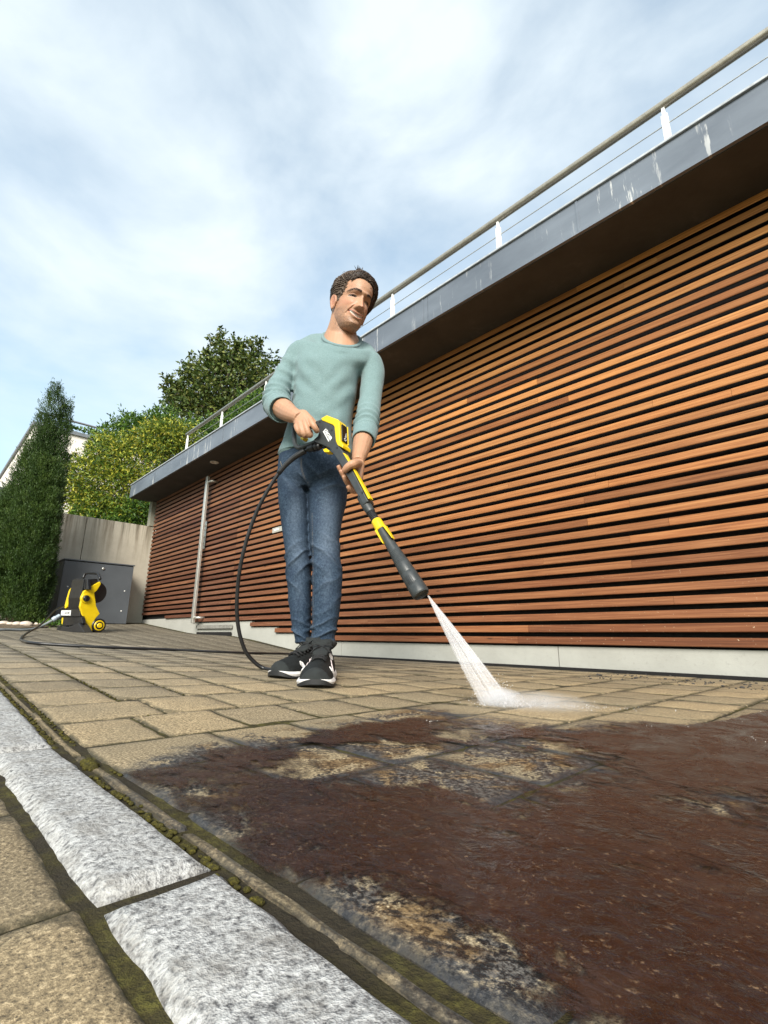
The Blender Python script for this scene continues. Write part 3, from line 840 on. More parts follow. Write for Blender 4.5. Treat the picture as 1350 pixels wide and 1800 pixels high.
shrub('golden_shrub', 'yellow green leafy shrub spilling over the concrete wall top', 'shrub',
      [(165, 850, 50, 0), (215, 860, 52, .05), (150, 890, 36, -.1), (240, 815, 52, .2), (200, 800, 46, .15), (140, 830, 30, .05), (282, 780, 46, .5), (310, 768, 36, .7), (130, 862, 28, 0), (255, 870, 40, .2), (180, 900, 34, -.1), (230, 905, 34, -.05), (330, 790, 40, .8), (265, 775, 30, .5), (126, 812, 16, .05)],
      8.05, 26000, .072, .024, M_SHRUB, .1, shell=.6)
shrub('laurel_shrub', 'dark green laurel shrub rising behind the yellow green one', 'shrub',
      [(200, 775, 34, 0), (240, 762, 34, 0), (275, 752, 32, .1), (180, 795, 26, 0), (226, 745, 20, 0), (300, 760, 30, .3), (286, 735, 20, .2), (345, 770, 36, .4), (390, 765, 36, .6), (425, 748, 34, .7), (450, 720, 36, .8)],
      9.2, 13500, .082, .030, M_HEDGE, 0)
shrub('laurel_shrub', 'dense deep green shrub in the shade beside the building end', 'shrub',
      [(250, 900, 30, 0), (225, 925, 26, -.05), (262, 880, 26, .1), (205, 918, 22, -.05), (272, 905, 22, .1), (180, 918, 22, -.1), (150, 905, 20, -.15)],
      7.95, 5200, .072, .025, M_HEDGE, .25)
def tree(name, label, px_blobs, d, n, L, W, mat, trunk_px, base):
    B = []
    for x, y, r, dd in px_blobs:
        p = at_d(x, y, d + dd); rad = r * np.linalg.norm(p - [0, 0, CAMH]) / np.linalg.norm(ray(x, y)); B.append((*p, rad, rad, rad * .8))
    tp = at_d(trunk_px[0], trunk_px[1], d); org = np.array([tp[0], tp[1], base]); root = thing(name, label, 'tree', org)
    P, N = blob_points(B, n, .75); P, N = twiggy(B, P, N, 8, .26, 14)
    leaves('crown', P, N, L, W, mat, root, .25, org, 1.1)
    mb = MB(); mb.tube(spline([org - [0, 0, .1], (org + tp) / 2 + [.05, .03, 0], tp, tp + [0, 0, .7]], 5), np.linspace(.13, .05, 16), 9)
    mb.V = [tuple(np.array(v) - org) for v in mb.V]; tr = mb.build('trunk', M_BARK, root, True)
    mb = MB()
    for b in B:
        q = np.array(b[:3]); s = tp + [0, 0, RNG.uniform(-.3, .5)]
        mb.tube(spline([s, (s + q) / 2 + RNG.normal(0, .12, 3) + [0, 0, .1], q + RNG.normal(0, .05, 3)], 5), np.linspace(.045, .010, 11), 6)
        for _ in range(3):
            e = q + RNG.normal(0, 1, 3) * b[3] * .6; mb.tube([q, (q + e) / 2 + RNG.normal(0, .05, 3), e], [.012, .009, .004], 5)
    mb.V = [tuple(np.array(v) - org) for v in mb.V]; mb.build('branches', M_BARK, root, True)
    return root
tree('broadleaf_tree', 'dark broadleaf tree with loose outer twigs behind the roof balustrade',
     [(385, 690, 52, 0), (420, 660, 46, .2), (352, 668, 40, 0), (395, 632, 34, 0), (330, 700, 34, -.1), (360, 730, 46, 0), (440, 690, 46, .2), (312, 690, 20, 0), (301, 706, 16, 0), (455, 655, 30, .3), (388, 608, 16, 0), (376, 645, 24, 0), (425, 632, 22, .2), (453, 620, 8, .2), (470, 680, 30, .4), (318, 718, 22, 0), (335, 652, 20, 0), (300, 683, 9, 0), (470, 640, 13, .3), (410, 735, 46, .2), (448, 610, 7, .2), (419, 612, 9, 0)],
     12.0, 10500, .115, .066, M_TREE, (392, 745), 1.66)
# the columnar yew in front of the wall
def yew():
    d = 5.62; org = np.array([*at_d(46, 1098, d)[:2], 0.0]); org[2] = float(gz(org[0], org[1]))
    root = thing('columnar_yew', 'tall dark green columnar conifer in front of the concrete wall', 'tree', org)
    lead = [((42, 1085), (96, 688), 27, 9), ((14, 1080), (50, 795), 28, 9), ((58, 1075), (117, 718), 15, 7), ((48, 1085), (86, 745), 25, 9), ((0, 1075), (15, 868), 26, 8), ((-32, 1070), (-12, 900), 28, 9), ((52, 1082), (101, 830), 15, 8), ((28, 1080), (70, 770), 27, 9), ((60, 1090), (84, 960), 12, 8)]
    C, N = [], []
    for (x0, y0), (x1, y1), r0, k in lead:
        for i in range(26):
            t = (i / 25) ** .9; x = x0 + (x1 - x0) * t; y = y0 + (y1 - y0) * t
            r = r0 * (1 - t) ** .60 * (.55 + .72 * min(1, t * 2.4)) + 3.0
            p = at_d(x, y, d + (0.12 if x0 > 55 else 0) + RNG.normal(0, .03)); rad = r * np.linalg.norm(p - [0, 0, CAMH]) / np.linalg.norm(ray(x, y))
            m = int(62 * (r / 20) ** 1.5) + 42
            for _ in range(m):        # one upright spray
                a = RNG.uniform(0, 2 * PI); rr = rad * (1 - .70 * RNG.uniform() ** 1.6) * (1 + .50 * vnoise(np.array([[a * 1.6 + x0, t * 9, x1 * .3]]), 5)[0]); q = p + np.array([math.cos(a) * rr, math.sin(a) * rr, RNG.normal(0, .05)])
                C.append(q); N.append((math.cos(a) * .55, math.sin(a) * .55, 1.0))
    C = np.array(C); N = np.array(N)
    S = 15; tw = np.repeat(C, S, 0) + np.repeat(N, S, 0) * RNG.uniform(0, .075, len(C) * S)[:, None] + RNG.normal(0, .011, (len(C) * S, 3))
    tone = np.repeat(np.clip(.5 + .30 * fbm(C * 7, 3, 4) + RNG.normal(0, .12, len(C)), 0, 1), S)
    tw[:, 2] = np.maximum(tw[:, 2], org[2] + .03)
    leaves('needle_foliage', tw, np.repeat(N, S, 0), .027, .0070, M_YEW, root, -.2, org, .42, tone)
    mb = MB()
    for (x0, y0), (x1, y1), r0, k in lead:
        mb.tube([at_d(x0 * .5 + 20, 1096, d) - [0, 0, .05], at_d(x0, y0 - 60, d + .04), at_d((x0 + x1) / 2, (y0 + y1) / 2, d + .04), at_d(x1 * .75 + x0 * .25, y1 * .75 + y0 * .25, d + .02)], [.024, .018, .010, .003], 7)
    mb.V = [tuple(np.array(v) - org) for v in mb.V]; mb.build('stems', M_BARK, root, True)
yew()
# soil strip with pale stones at the yew's foot
mb = MB()
Pl = [on_ground(x, y) for x, y in ((-60, 1104), (40, 1104), (85, 1106), (100, 1100))]
pts = np.array([(-7.6, -.4), (-5.9, -.4), (-5.75, .55), (-5.95, .80), (-6.35, 1.15), (-7.1, 1.29), (-7.6, 1.29)])
mb.add([(x, y, float(gz(x, y)) + .012) for x, y in pts], [tuple(range(len(pts)))])
t_ = NT('bed_soil'); n_ = t_.noise(t_.pos(), 45, 6, .75)
t_.col(t_.ramp(n_, [(.35, (.05, .035, .02)), (.6, (.17, .12, .07)), (.75, (.34, .26, .17))])); t_.set(.95); t_.bump(n_, .02, 1); M_SOIL = t_.m
tag(mb.build('planting_bed', M_SOIL), kind='structure')
M_STONE = simple('pale_stone', (.55, .46, .38), .8, 0, .2, 25)
SLAB = ['small pale stone at the paving edge farthest left under the conifer', 'largest pale stone lying at the conifer foot', 'pale stone just right of the largest one under the conifer', 'small pale stone between conifer and cabinet corner', 'flat pale stone at the left picture edge by the paving', 'pinkish pebble beside the cabinet foot']
for (x, y, r), lb in zip(((18, 1099, .022), (46, 1097, .040), (30, 1098, .03), (66, 1099, .022), (6, 1098, .03), (82, 1098, .018)), SLAB):
    p = at_d(x, y, 5.25 if x < 60 else 5.5); p[2] = float(gz(p[0], p[1])) + .012
    bm = bmesh.new(); bmesh.ops.create_icosphere(bm, subdivisions=3, radius=1)
    A = np.array([v.co for v in bm.verts]); f = 1 + .25 * fbm(A * 1.6 + x, 3, 3)
    for v, k in zip(bm.verts, f): v.co = Vector(np.array(v.co) * k * np.array([r * 1.3, r * 1.5, r * .8]))
    me = bpy.data.meshes.new('stone'); bm.to_mesh(me); bm.free()
    o = link('stone', me, M_STONE, None, True); o.location = p + [0, 0, r * .35]; tag(o, lb, 'stone', 'pale stones at the conifer foot')
mb = MB()
C = []
for _ in range(420):
    p = at_d(RNG.uniform(86, 104), RNG.uniform(1090, 1101), 5.5); X = p[0] + RNG.normal(0, .08); Y = p[1] + RNG.normal(0, .06); C.append((X, Y, float(gz(X, Y)) + RNG.uniform(.01, .05)))
w_ = thing('weed', 'little green weed growing between washer and conifer', 'plant', C[0]); C = np.array(C)
leaves('leaf_tuft', C, np.tile([0, 0, 1.0], (len(C), 1)), .045, .014, M_HEDGE, w_, 0, C[0], .7)
# far white house
hs = thing('white_house', 'large plain white house with flat roof behind the conifer', 'house', (-14, 1.46, 1.66)); ho = np.array([-14, 1.46, 1.66])
M_RENDER = simple('white_render', (.74, .67, .61), .85, 0, .04, 1.5)
mb = MB(); mb.box((-32, 1.46, 1.6), (-14, 9.5, 5.12)); mb.build('house_wall', M_RENDER, hs).location = -ho
mb = MB(); mb.box((-32.06, 1.40, 5.121), (-13.94, 9.6, 5.21)); mb.build('roof_edge', simple('roof_flashing', (.20, .21, .22), .5, .3), hs).location = -ho
mb = MB(); mb.box((-33, 0.2, 3.30), (-14.3, 1.455, 3.52)); mb.box((-33, .35, 1.6), (-14.6, 1.45, 3.299)); mb.build('annex', simple('annex_grey', (.075, .078, .085), .6), hs).location = -ho
mb = MB(); mb.tube([(-14, 1.5, 5.48), (-14, 9.4, 5.48)], .028, 8)
for y in (1.55, 3.1, 4.7, 6.3, 7.9, 9.3): mb.tube([(-14, y, 5.2), (-14, y, 5.48)], .018, 6)
mb.build('roof_rail', simple('dark_rail', (.06, .06, .065), .5, .3), hs, True).location = -ho
C = np.array([(-13.97 + RNG.normal(0, .05), RNG.uniform(2.1, 4.2), 5.24 + abs(RNG.normal(0, .05))) for _ in range(420)])
r2 = thing('roof_greenery', 'thin green plants growing along the white house roof edge', 'plant', C[0])
leaves('foliage', C, np.tile([0, 0, 1.0], (len(C), 1)), .10, .05, M_HEDGE, r2, 0, C[0], .9)
# the plane of the spray gun, needed by the hands too
gA, gB = at_d(585, 765, 1.55), at_d(741, 1046, 1.31)
ga = (gB - gA) / np.linalg.norm(gB - gA)
vd = np.array([0, 0, CAMH]) - (gA + gB) / 2; vd /= np.linalg.norm(vd)
gn = vd - ga * vd.dot(ga); gn /= np.linalg.norm(gn)
gp = np.cross(ga, gn)
if gp.dot(RM[:, 0]) < 0: gp = -gp
GT = math.radians(20)
gn, gp = gn * math.cos(GT) - gp * math.sin(GT), gp * math.cos(GT) + gn * math.sin(GT)
def GP(x, y, off=0.0):
    w = ray(x, y); o = np.array([0, 0, CAMH]); t = (gA + gn * off - o).dot(gn) / w.dot(gn); return o + w * t
def gm(p): return np.linalg.norm(p - [0, 0, CAMH]) / np.linalg.norm(RM.T @ (p - np.array([0, 0, CAMH]))) * 0 + (RM.T @ (p - np.array([0, 0, CAMH])))[2] / FPX
# ================================================================== PERSON
# local frame: x = to the right as the camera sees it, y = away from the camera, z = up
foot_g = on_ground(552, 1208)
PB = at_d(545, 1180, 1.80); PB[2] = float(gz(PB[0], PB[1]))
PM = Matrix(((RT[0], FW[0], 0, PB[0]), (RT[1], FW[1], 0, PB[1]), (0, 0, 1, PB[2]), (0, 0, 0, 1)))
RL = np.array([RT, FW, [0, 0, 1.0]])
def loc(p): return RL @ (np.asarray(p, float) - PB)
def L(x, y, d): return loc(at_d(x, y, d))
person = thing('person', 'smiling dark haired man in teal sweater and blue jeans holding a pressure washer lance', 'person', M=PM)
YH = np.array([0, 1.0, 0])

def pair_ring(l, r, d, half, n=28, p=2.3, tilt=0.0):
    a, b = L(l[0], l[1], d), L(r[0], r[1], d)
    return ringe((a + b) / 2, (b - a) / 2, YH * half + np.array([0, 0, tilt]), n, p)
def loft_px(rows, n=28, p=2.3, sub=4):
    """rows: lx, ly, rx, ry, d, half depth"""
    S = spline(rows, sub); return [pair_ring(s[0:2], s[2:4], s[4], s[5], n, p, s[6] if len(s) > 6 else 0.0) for s in S]
def limb_px(rows, sub=5, n=16):
    """rows: px x, px y, distance, radius"""
    S = spline(rows, sub); return [L(s[0], s[1], s[2]) for s in S], [s[3] for s in S]

# the neckline of the sweater, a closed curve through right, back, left and front of the neck
_cc = [L(634, 602.5, 1.848), L(628, 592, 1.893), L(602, 586, 1.910), L(579, 584.5, 1.893), L(567, 589.5, 1.845), L(573.5, 600.5, 1.780), L(597, 608.5, 1.752), L(622, 610, 1.776)]
_cs = spline(np.array(_cc[-2:] + _cc + _cc[:3]), 10)[20:100]
_cm = np.mean(_cs, 0)
def collar_ring(s, dz, n):
    q = _cs[np.round(np.linspace(0, 80, n, endpoint=False)).astype(int)]
    fr_ = lambda p: .25 + .75 * min(1.0, max(0.0, (_cm[1] + .02 - p[1]) / .05))
    return [_cm + (p - _cm) * np.array([s, s, 1.0]) + np.array([0, 0, dz * fr_(p)]) for p in q]
# ---------------- head, sculpted in its own frame: x right (as seen), y forward out of the face, z up from the eye line
HY, HP, HR = math.radians(31), math.radians(15), math.radians(9)
HS = 1.05
HC = L(618.0, 538.0, 1.79)
def head_axes():
    # start: face looks at the camera (-y)
    X = np.array([1.0, 0, 0]); Fv = np.array([0, -1.0, 0]); Z = np.array([0, 0, 1.0])
    def rot(v, ax, a):
        ax = ax / np.linalg.norm(ax); return v * math.cos(a) + np.cross(ax, v) * math.sin(a) + ax * ax.dot(v) * (1 - math.cos(a))
    a = np.array([0, 0, 1.0]); X, Fv, Z = [rot(v, a, HY) for v in (X, Fv, Z)]          # turn to picture right
    a = X.copy(); Fv, Z = rot(Fv, a, HP), rot(Z, a, HP)                                # nod down
    a = Fv.copy(); X, Z = rot(X, a, -HR), rot(Z, a, -HR)                                # tilt
    return X, Fv, Z
HX, HF, HZ = head_axes()
if HF[2] > 0:                                                                           # keep the nod downwards
    HP = -HP; HX, HF, HZ = head_axes()
if HZ[0] < 0:
    HR = -HR; HX, HF, HZ = head_axes()
def H(x, y, z): return HC + HS * (HX * x + HF * y + HZ * z)
def Hl(P): P = np.asarray(P) - HC; return np.stack([P @ HX, P @ HF, P @ HZ], -1) / HS
zk = np.array([-.122, -.116, -.105, -.092, -.078, -.062, -.045, -.02, .0, .022, .045, .07, .09, .105, .115, .119])
fk = np.array([.066, .081, .089, .0905, .0900, .0925, .0935, .0925, .0910, .0985, .0985, .090, .071, .045, .018, -.004])
wk = .94 * np.array([.020, .031, .041, .0485, .0550, .0600, .0640, .0690, .0715, .0735, .0750, .0720, .0610, .0440, .0230, .006])
bk = np.array([.020, .008, .000, -.012, -.030, -.050, -.066, -.086, -.095, -.102, -.103, -.094, -.076, -.054, -.030, -.010])
NZ, NA = 230, 260
zz = np.interp(np.linspace(0, 1, NZ), np.linspace(0, 1, len(zk)), zk)
sm = lambda v: np.interp(zz, zk, v)
def smooth1(a, k=5):
    for _ in range(k): a = np.concatenate([[a[0]], (a[:-2] + 2 * a[1:-1] + a[2:]) / 4, [a[-1]]])
    return a
fz, wz, bz = smooth1(sm(fk), 8), smooth1(sm(wk), 8), smooth1(sm(bk), 8)
aa = np.linspace(0, 2 * PI, NA, endpoint=False); aa = aa + .74 * np.cos(aa)
A2, Z2 = np.meshgrid(aa, zz, indexing='xy')
ca, sa = np.cos(A2), np.sin(A2)
pf = 2.2 + 0 * Z2
mid = (fz * .30 + bz * .70)[:, None]
ylen = np.where(sa > 0, fz[:, None] - mid, mid - bz[:, None])
HXg = wz[:, None] * np.sign(ca) * np.abs(ca) ** (2 / pf)
HYg = mid + ylen * np.sign(sa) * np.abs(sa) ** (2 / pf)
HZg = Z2.copy()
G = lambda x0, z0, sx, sz: np.exp(-((HXg - x0) / sx) ** 2 / 2 - ((HZg - z0) / sz) ** 2 / 2)
front = np.clip(sa * 2.2, 0, 1)
D = np.zeros_like(HXg)
S2 = lambda x0, z0, sx, sz: G(x0, z0, sx, sz) + G(-x0, z0, sx, sz)
# nose
t = np.clip((.010 - HZg) / .052, 0, 1.15)
prof = np.where(HZg > .010, 0, .0300 * t ** 1.05) * np.where(HZg < -.0455, np.clip(1 - (-.0455 - HZg) / .0075, 0, 1), 1)
wn_ = .0056 + .0050 * t
D += (prof + .006 * np.exp(-((HZg - .004) / .012) ** 2)) * np.exp(-(HXg / wn_) ** 2 / 1.7)
D += .0085 * S2(.0135, -.0400, .0048, .0050)
D -= .006 * S2(.0070, -.0470, .0036, .0025)
# orbits, brow, lids
D -= .0110 * S2(.0315, .0005, .0150, .0085) + .004 * S2(.020, .004, .006, .007)
D += .0068 * S2(.030, .0190, .0190, .0055) + .002 * G(0, .021, .012, .006)
D += .0062 * S2(.0325, -.0010, .0120, .0085)
ys = HZg - (-.0008 + .0022 * (1 - ((np.abs(HXg) - .0325) / .014) ** 2))
D -= .0060 * np.exp(-(ys / .0018) ** 2) * np.exp(-((np.abs(HXg) - .0325) / .0125) ** 4)
D += .0017 * np.exp(-((ys - .0046) / .0018) ** 2) * np.exp(-((np.abs(HXg) - .033) / .014) ** 4)
D -= .0016 * np.exp(-((ys - .0082) / .0015) ** 2) * np.exp(-((np.abs(HXg) - .034) / .014) ** 4)
D -= .0014 * np.exp(-((ys + .0085) / .0018) ** 2) * np.exp(-((np.abs(HXg) - .033) / .013) ** 4)
# cheeks of a smile, folds beside nose and mouth
D += .0078 * S2(.0400, -.0270, .0120, .0105) - .0035 * S2(.052, -.060, .010, .016)
fx = .0185 + .0170 * np.clip((-.036 - HZg) / .034, 0, 1) ** .8
D -= .0042 * np.exp(-((np.abs(HXg) - fx) / .0028) ** 2) * np.clip((-.030 - HZg) / .008, 0, 1) * np.clip((HZg + .082) / .010, 0, 1)
D += .0030 * np.exp(-((np.abs(HXg) - fx - .0065) / .0042) ** 2) * np.clip((-.034 - HZg) / .008, 0, 1) * np.clip((HZg + .080) / .012, 0, 1)
for k_ in (0, 1, 2):      # crow's feet
    zl = -.004 + (k_ - 1) * .0055 + (np.abs(HXg) - .05) * (k_ - 1) * .5
    D -= .0012 * np.exp(-((HZg - zl) / .0011) ** 2) * np.exp(-((np.abs(HXg) - .0535) / .0055) ** 2)
# smiling mouth
mz = -.0720 + .0120 * (HXg / .031) ** 2
mw = np.clip(1 - (HXg / .0320) ** 2, 0, 1)
op = .0056 * np.sqrt(mw)
inm = np.clip((op - np.abs(HZg - mz)) / .0016, 0, 1) * (np.abs(HXg) < .0320)
D -= .0055 * inm
D += .0040 * np.exp(-((HZg - mz - op - .0030) / .0032) ** 2) * mw ** .4 + .0050 * np.exp(-((HZg - mz + op + .0042) / .0042) ** 2) * mw ** .4
D -= .0050 * S2(.0330, -.0600, .0040, .0042)
D -= .0025 * G(0, -.0900, .016, .0045) - .0060 * G(0, -.1060, .0145, .0085)
D -= .0012 * G(0, -.0545, .0028, .006)
D -= .0035 * S2(.072, .012, .02, .020) * 1.0
HYg = HYg + D * front
# teeth strip colour etc come from the surface colour below
headV = np.stack([HXg, HYg, HZg], -1)
def ear(side):
    R = []
    for i, (dx, r0) in enumerate(((0, .010), (.003, .016), (.007, .0185), (.0105, .0185), (.0122, .0150), (.0085, .009))):
        pts = []
        for k in range(18):
            a = 2 * PI * k / 18; ez = math.sin(a) * r0 * 1.72; ey = math.cos(a) * r0 * 1.0
            if math.sin(a) < -.3: ey *= .70
            pts.append(np.array([side * (.0655 + dx + ez * .10 - ey * .30), -.010 + ey - dx * .3, -.016 + ez - ey * .15]))
        R.append(pts)
    return R

mb = MB(); mhd = MB()
hv = [H(*v) for v in headV.reshape(-1, 3)]
Fh = [(i * NA + k, i * NA + (k + 1) % NA, (i + 1) * NA + (k + 1) % NA, (i + 1) * NA + k) for i in range(NZ - 1) for k in range(NA)]
Fh += [tuple(range(NA))[::-1], tuple((NZ - 1) * NA + k for k in range(NA))]
mhd.add(hv, Fh)
for s in (-1, 1):
    mb.rings([[H(*p) for p in r] for r in ear(s)])
# neck and the chest base seen in the collar
mb.rings([collar_ring(.35, -.05, 26), collar_ring(.70, -.022, 26), collar_ring(.930, -.006, 26), collar_ring(.93, .001, 26)] + loft_px([(575.5, 577, 627.5, 590, 1.832, .058, .045), (580, 565, 626, 578, 1.820, .055, .02), (584, 548, 629, 564, 1.812, .052, 0), (588, 533, 637, 552, 1.81, .05, 0)], 26, 2.1, 4))
# trunk and legs inside the clothes keep the body one piece
mb.rings(loft_px([(560, 640, 630, 650, 1.850, .04), (545, 650, 628, 660, 1.848, .06), (530, 675, 618, 680, 1.845, .085), (526, 720, 608, 722, 1.845, .082), (503, 790, 606, 792, 1.845, .085), (500, 830, 602, 832, 1.845, .08)], 20, 2.2, 3))
mb.tube(*limb_px([(520, 830, 1.85, .050), (522, 980, 1.83, .036), (533, 1118, 1.835, .020)]), 10)
mb.tube(*limb_px([(576, 830, 1.84, .050), (574, 980, 1.80, .036), (564, 1125, 1.79, .022)]), 10)
mb.tube(*limb_px([(540, 622, 1.845, .034), (513, 650, 1.825, .032), (488, 700, 1.775, .034), (492, 714, 1.715, .039), (500, 720, 1.66, .039), (510, 727, 1.615, .0325), (519, 731, 1.588, .0265), (527, 735, 1.568, .0215)]), 14)
mb.tube(*limb_px([(643, 635, 1.845, .036), (653, 662, 1.835, .034), (648, 715, 1.79, .034), (641, 760, 1.72, .038), (637, 779, 1.675, .0355), (633, 795, 1.625, .0290), (630, 806, 1.592, .0240), (629, 812, 1.577, .0205)]), 14)
# right hand: fist closed over the grip, back of the hand to the camera
def chain(rows, sub=3, n=10):
    return limb_px(rows, sub, n)
P4 = lambda *r: mb.tube(*chain(r), 10)
# back of the hand as a loft from wrist to knuckle line
wr = [L(524, 733, 1.574), ]
def hand_loft(rows, n=18):
    """rows: two edge points (px) with distances, half thickness"""
    R = []
    for s in spline(rows, 3):
        a, b = L(s[0], s[1], s[2]), L(s[3], s[4], s[5]); e = (b - a) / 2
        nrm = np.array([0, 1.0, 0]) - e * (e[1] / e.dot(e)); nrm /= np.linalg.norm(nrm)
        R.append(ringe((a + b) / 2, e, nrm * s[6], n, 2.6))
    mb.rings(R)
hand_loft([(509, 737, 1.612, 517, 722, 1.616, .012), (515, 743, 1.583, 527, 722, 1.590, .019), (518, 748, 1.570, 538, 722, 1.577, .018), (520, 750, 1.560, 547, 731, 1.564, .0165), (522, 752, 1.557, 552, 738, 1.556, .014)])
for rows in ([(521, 747.5, 1.560, .0105), (523, 755, 1.5505, .0098), (527.5, 762.5, 1.555, .0092), (531, 764.0, 1.573, .0088), (531, 758, 1.588, .008)],
             [(527, 744.0, 1.556, .0115), (530, 755, 1.546, .0106), (534.5, 765.0, 1.551, .0099), (538, 765.5, 1.571, .0094), (537, 759, 1.588, .0085)],
             [(535.5, 740.5, 1.553, .0118), (539, 753, 1.543, .0109), (543.5, 764.5, 1.549, .0102), (546, 764.0, 1.570, .0096), (545, 757, 1.587, .0086)],
             [(545, 737.5, 1.553, .0118), (550.5, 747, 1.543, .0110), (556, 755.5, 1.549, .0103), (557, 757.0, 1.569, .0097), (554, 751, 1.587, .0086)]):
    P4(*rows)
P4((530, 728, 1.590, .0145), (541, 733, 1.604, .0130), (551, 742, 1.612, .0112), (556, 749, 1.608, .0098))
# left hand: palm behind the tube, thumb over the top, fingertips round the far edge
hand_loft([(626, 797, 1.615, 638, 800, 1.610, .012), (622, 807, 1.590, 640, 811, 1.580, .015), (621, 818, 1.572, 640, 822, 1.565, .0185), (624, 830, 1.560, 639, 834, 1.560, .019), (627, 842, 1.560, 637.5, 845, 1.560, .017), (628, 852, 1.562, 635, 854, 1.562, .012)])
def chain_p(rows):
    S = spline(np.array([[*p, r] for p, r in rows]), 4); mb.tube([s[:3] for s in S], [s[3] for s in S], 10)
chain_p([(L(630, 815, 1.565), .0160), (loc(GP(622, 815.5, .002)), .0150), (loc(GP(614.5, 818.5, .014)), .0132), (loc(GP(608.5, 824, .014)), .0122), (loc(GP(605, 828.5, .011)), .0100)])
P4((629, 822, 1.568, .0125), (619, 836, 1.575, .0115), (606, 834, 1.562, .0105), (598, 824, 1.545, .0098), (595, 817.5, 1.540, .0086))
P4((631, 832, 1.566, .0125), (621, 846, 1.570, .0115), (610, 843, 1.556, .0105), (602.5, 833, 1.536, .0098), (599.5, 826, 1.528, .0088))
P4((632, 842, 1.563, .0120), (624, 853, 1.564, .0110), (614, 852, 1.551, .0102), (607.5, 843, 1.532, .0096), (605, 836.5, 1.526, .0086))
P4((633, 850, 1.560, .0108), (628, 862, 1.556, .0100), (620, 863, 1.542, .0094), (614, 858, 1.527, .0088), (611, 853.5, 1.523, .0078))
# the far thumb base
part = remesh(mb.mesh('body'), .0022, 5, .5)
pv_ = getv(part); pf = [tuple(f.vertices) for f in part.polygons]
hm_ = mhd.mesh('head'); nb_ = len(pv_)
body_me = mesh('body', np.vstack([pv_, getv(hm_)]), pf + [tuple(i + nb_ for i in f.vertices) for f in hm_.polygons])
bv = getv(body_me); bn = getn(body_me)
hl = Hl(bv)
def gl(x, z, x0, z0, sx, sz): return np.exp(-((x - x0) / sx) ** 2 / 2 - ((z - z0) / sz) ** 2 / 2)
hx, hy, hz = hl[:, 0], hl[:, 1], hl[:, 2]; ax = np.abs(hx)
ishead = (np.linalg.norm(hl - np.array([0, 0, 0]), axis=1) < .17) & (hz > -.135)
skin = np.array([.40, .220, .132]); C = np.tile(skin, (len(bv), 1))
C *= (1 + .10 * fbm(bv * 45, 3, 3))[:, None]
def blend(mask, col): 
    global C
    m = np.clip(mask, 0, 1)[:, None]; C = C * (1 - m) + np.array(col) * m
conc = ishead * np.clip((ax - .0655) / .004, 0, 1) * np.exp(-((hy + .008) / .0075) ** 2 - ((hz + .013) / .0145) ** 2)
blend(.75 * conc, (.24, .085, .05))  # shade of the ear hollow painted in as a darker red
red = ishead & (hy > .0)
blend(.45 * red * (gl(ax, hz, .042, -.028, .014, .012) + gl(ax, hz, 0, -.038, .012, .010)), (.50, .20, .125))
blend(.5 * ishead * gl(ax, hz, .085, -.015, .012, .03), (.48, .19, .12))
bx = np.clip((-.040 - hz - .35 * np.clip(.052 - ax, -.02, .05)) / .012, 0, 1)          # beard: jaw, chin, lip
bd = ishead * np.clip((hy + .012) / .02, 0, 1) * np.clip((hz + .134) / .012, 0, 1)
beard = np.maximum(bx * np.clip((ax - .034) / .010, 0, 1), np.clip((-.080 - hz) / .008, 0, 1))
beard = np.maximum(beard, np.exp(-((hz + .0565) / .0052) ** 2) * np.clip((.030 - ax) / .006, 0, 1))
beard = np.maximum(beard, np.clip((ax - .058) / .006, 0, 1) * np.clip((.005 - hz) / .02, 0, 1) * np.clip((hy - .002) / .006, 0, 1))
mzv = -.0720 + .0120 * (hx / .031) ** 2; mwv = np.clip(1 - (hx / .0320) ** 2, 0, 1); opv = .0056 * np.sqrt(mwv)
dm = np.abs(hz - mzv) - opv
lipm = (np.clip((.0056 - dm) / .0014, 0, 1) * (ax < .0335)) * ishead * (hy > .05)
stub = np.clip(.55 + .75 * vnoise(bv * 520, 6) + .25 * fbm(bv * 60, 2, 4), .12, 1)
blend(.80 * beard * bd * (1 - lipm) * stub, (.125, .075, .046))
blend(.75 * lipm, (.42, .165, .115))
inner = np.clip((.0004 - dm) / .0010, 0, 1) * (ax < .0310) * ishead * (hy > .05)
blend(inner, (.06, .018, .014))
teeth = np.clip((.0008 - np.abs(hz - mzv - .0016) + opv * .58) / .0010, 0, 1) * (ax < .0265) * ishead * (hy > .05) * (opv > .002)
blend(teeth, (.88, .84, .77))
# brows
bzv = .0205 + .0045 * np.clip((ax - .014) / .022, 0, 1) - .0075 * np.clip((ax - .038) / .016, 0, 1)
brow = np.exp(-((hz - bzv) / (.0062 - .0024 * np.clip((ax - .02) / .03, 0, 1))) ** 2) * np.clip((ax - .011) / .005, 0, 1) * np.clip((.0535 - ax) / .006, 0, 1) * ishead * (hy > .03)
blend(.97 * brow * np.clip(.95 + .25 * vnoise(bv * 420, 8), .6, 1), (.034, .020, .013))
# eyes: lash line, white and iris inside the slit
ysv = hz - (-.0008 + .0022 * (1 - ((ax - .0325) / .014) ** 2)); ew = np.exp(-((ax - .0325) / .0128) ** 6)
eye = np.exp(-(ysv / .0040) ** 4) * ew * ishead * (hy > .05)
blend(eye, (.50, .46, .42))
blend(eye * np.exp(-((hx - np.sign(hx) * .0325 - .0025) / .0060) ** 4), (.030, .022, .016))
blend(.9 * np.exp(-((ysv - .0042) / .0016) ** 2) * ew * ishead * (hy > .05), (.05, .028, .018))
blend(.40 * np.exp(-((ysv + .0042) / .0012) ** 2) * ew * ishead * (hy > .05), (.16, .08, .05))
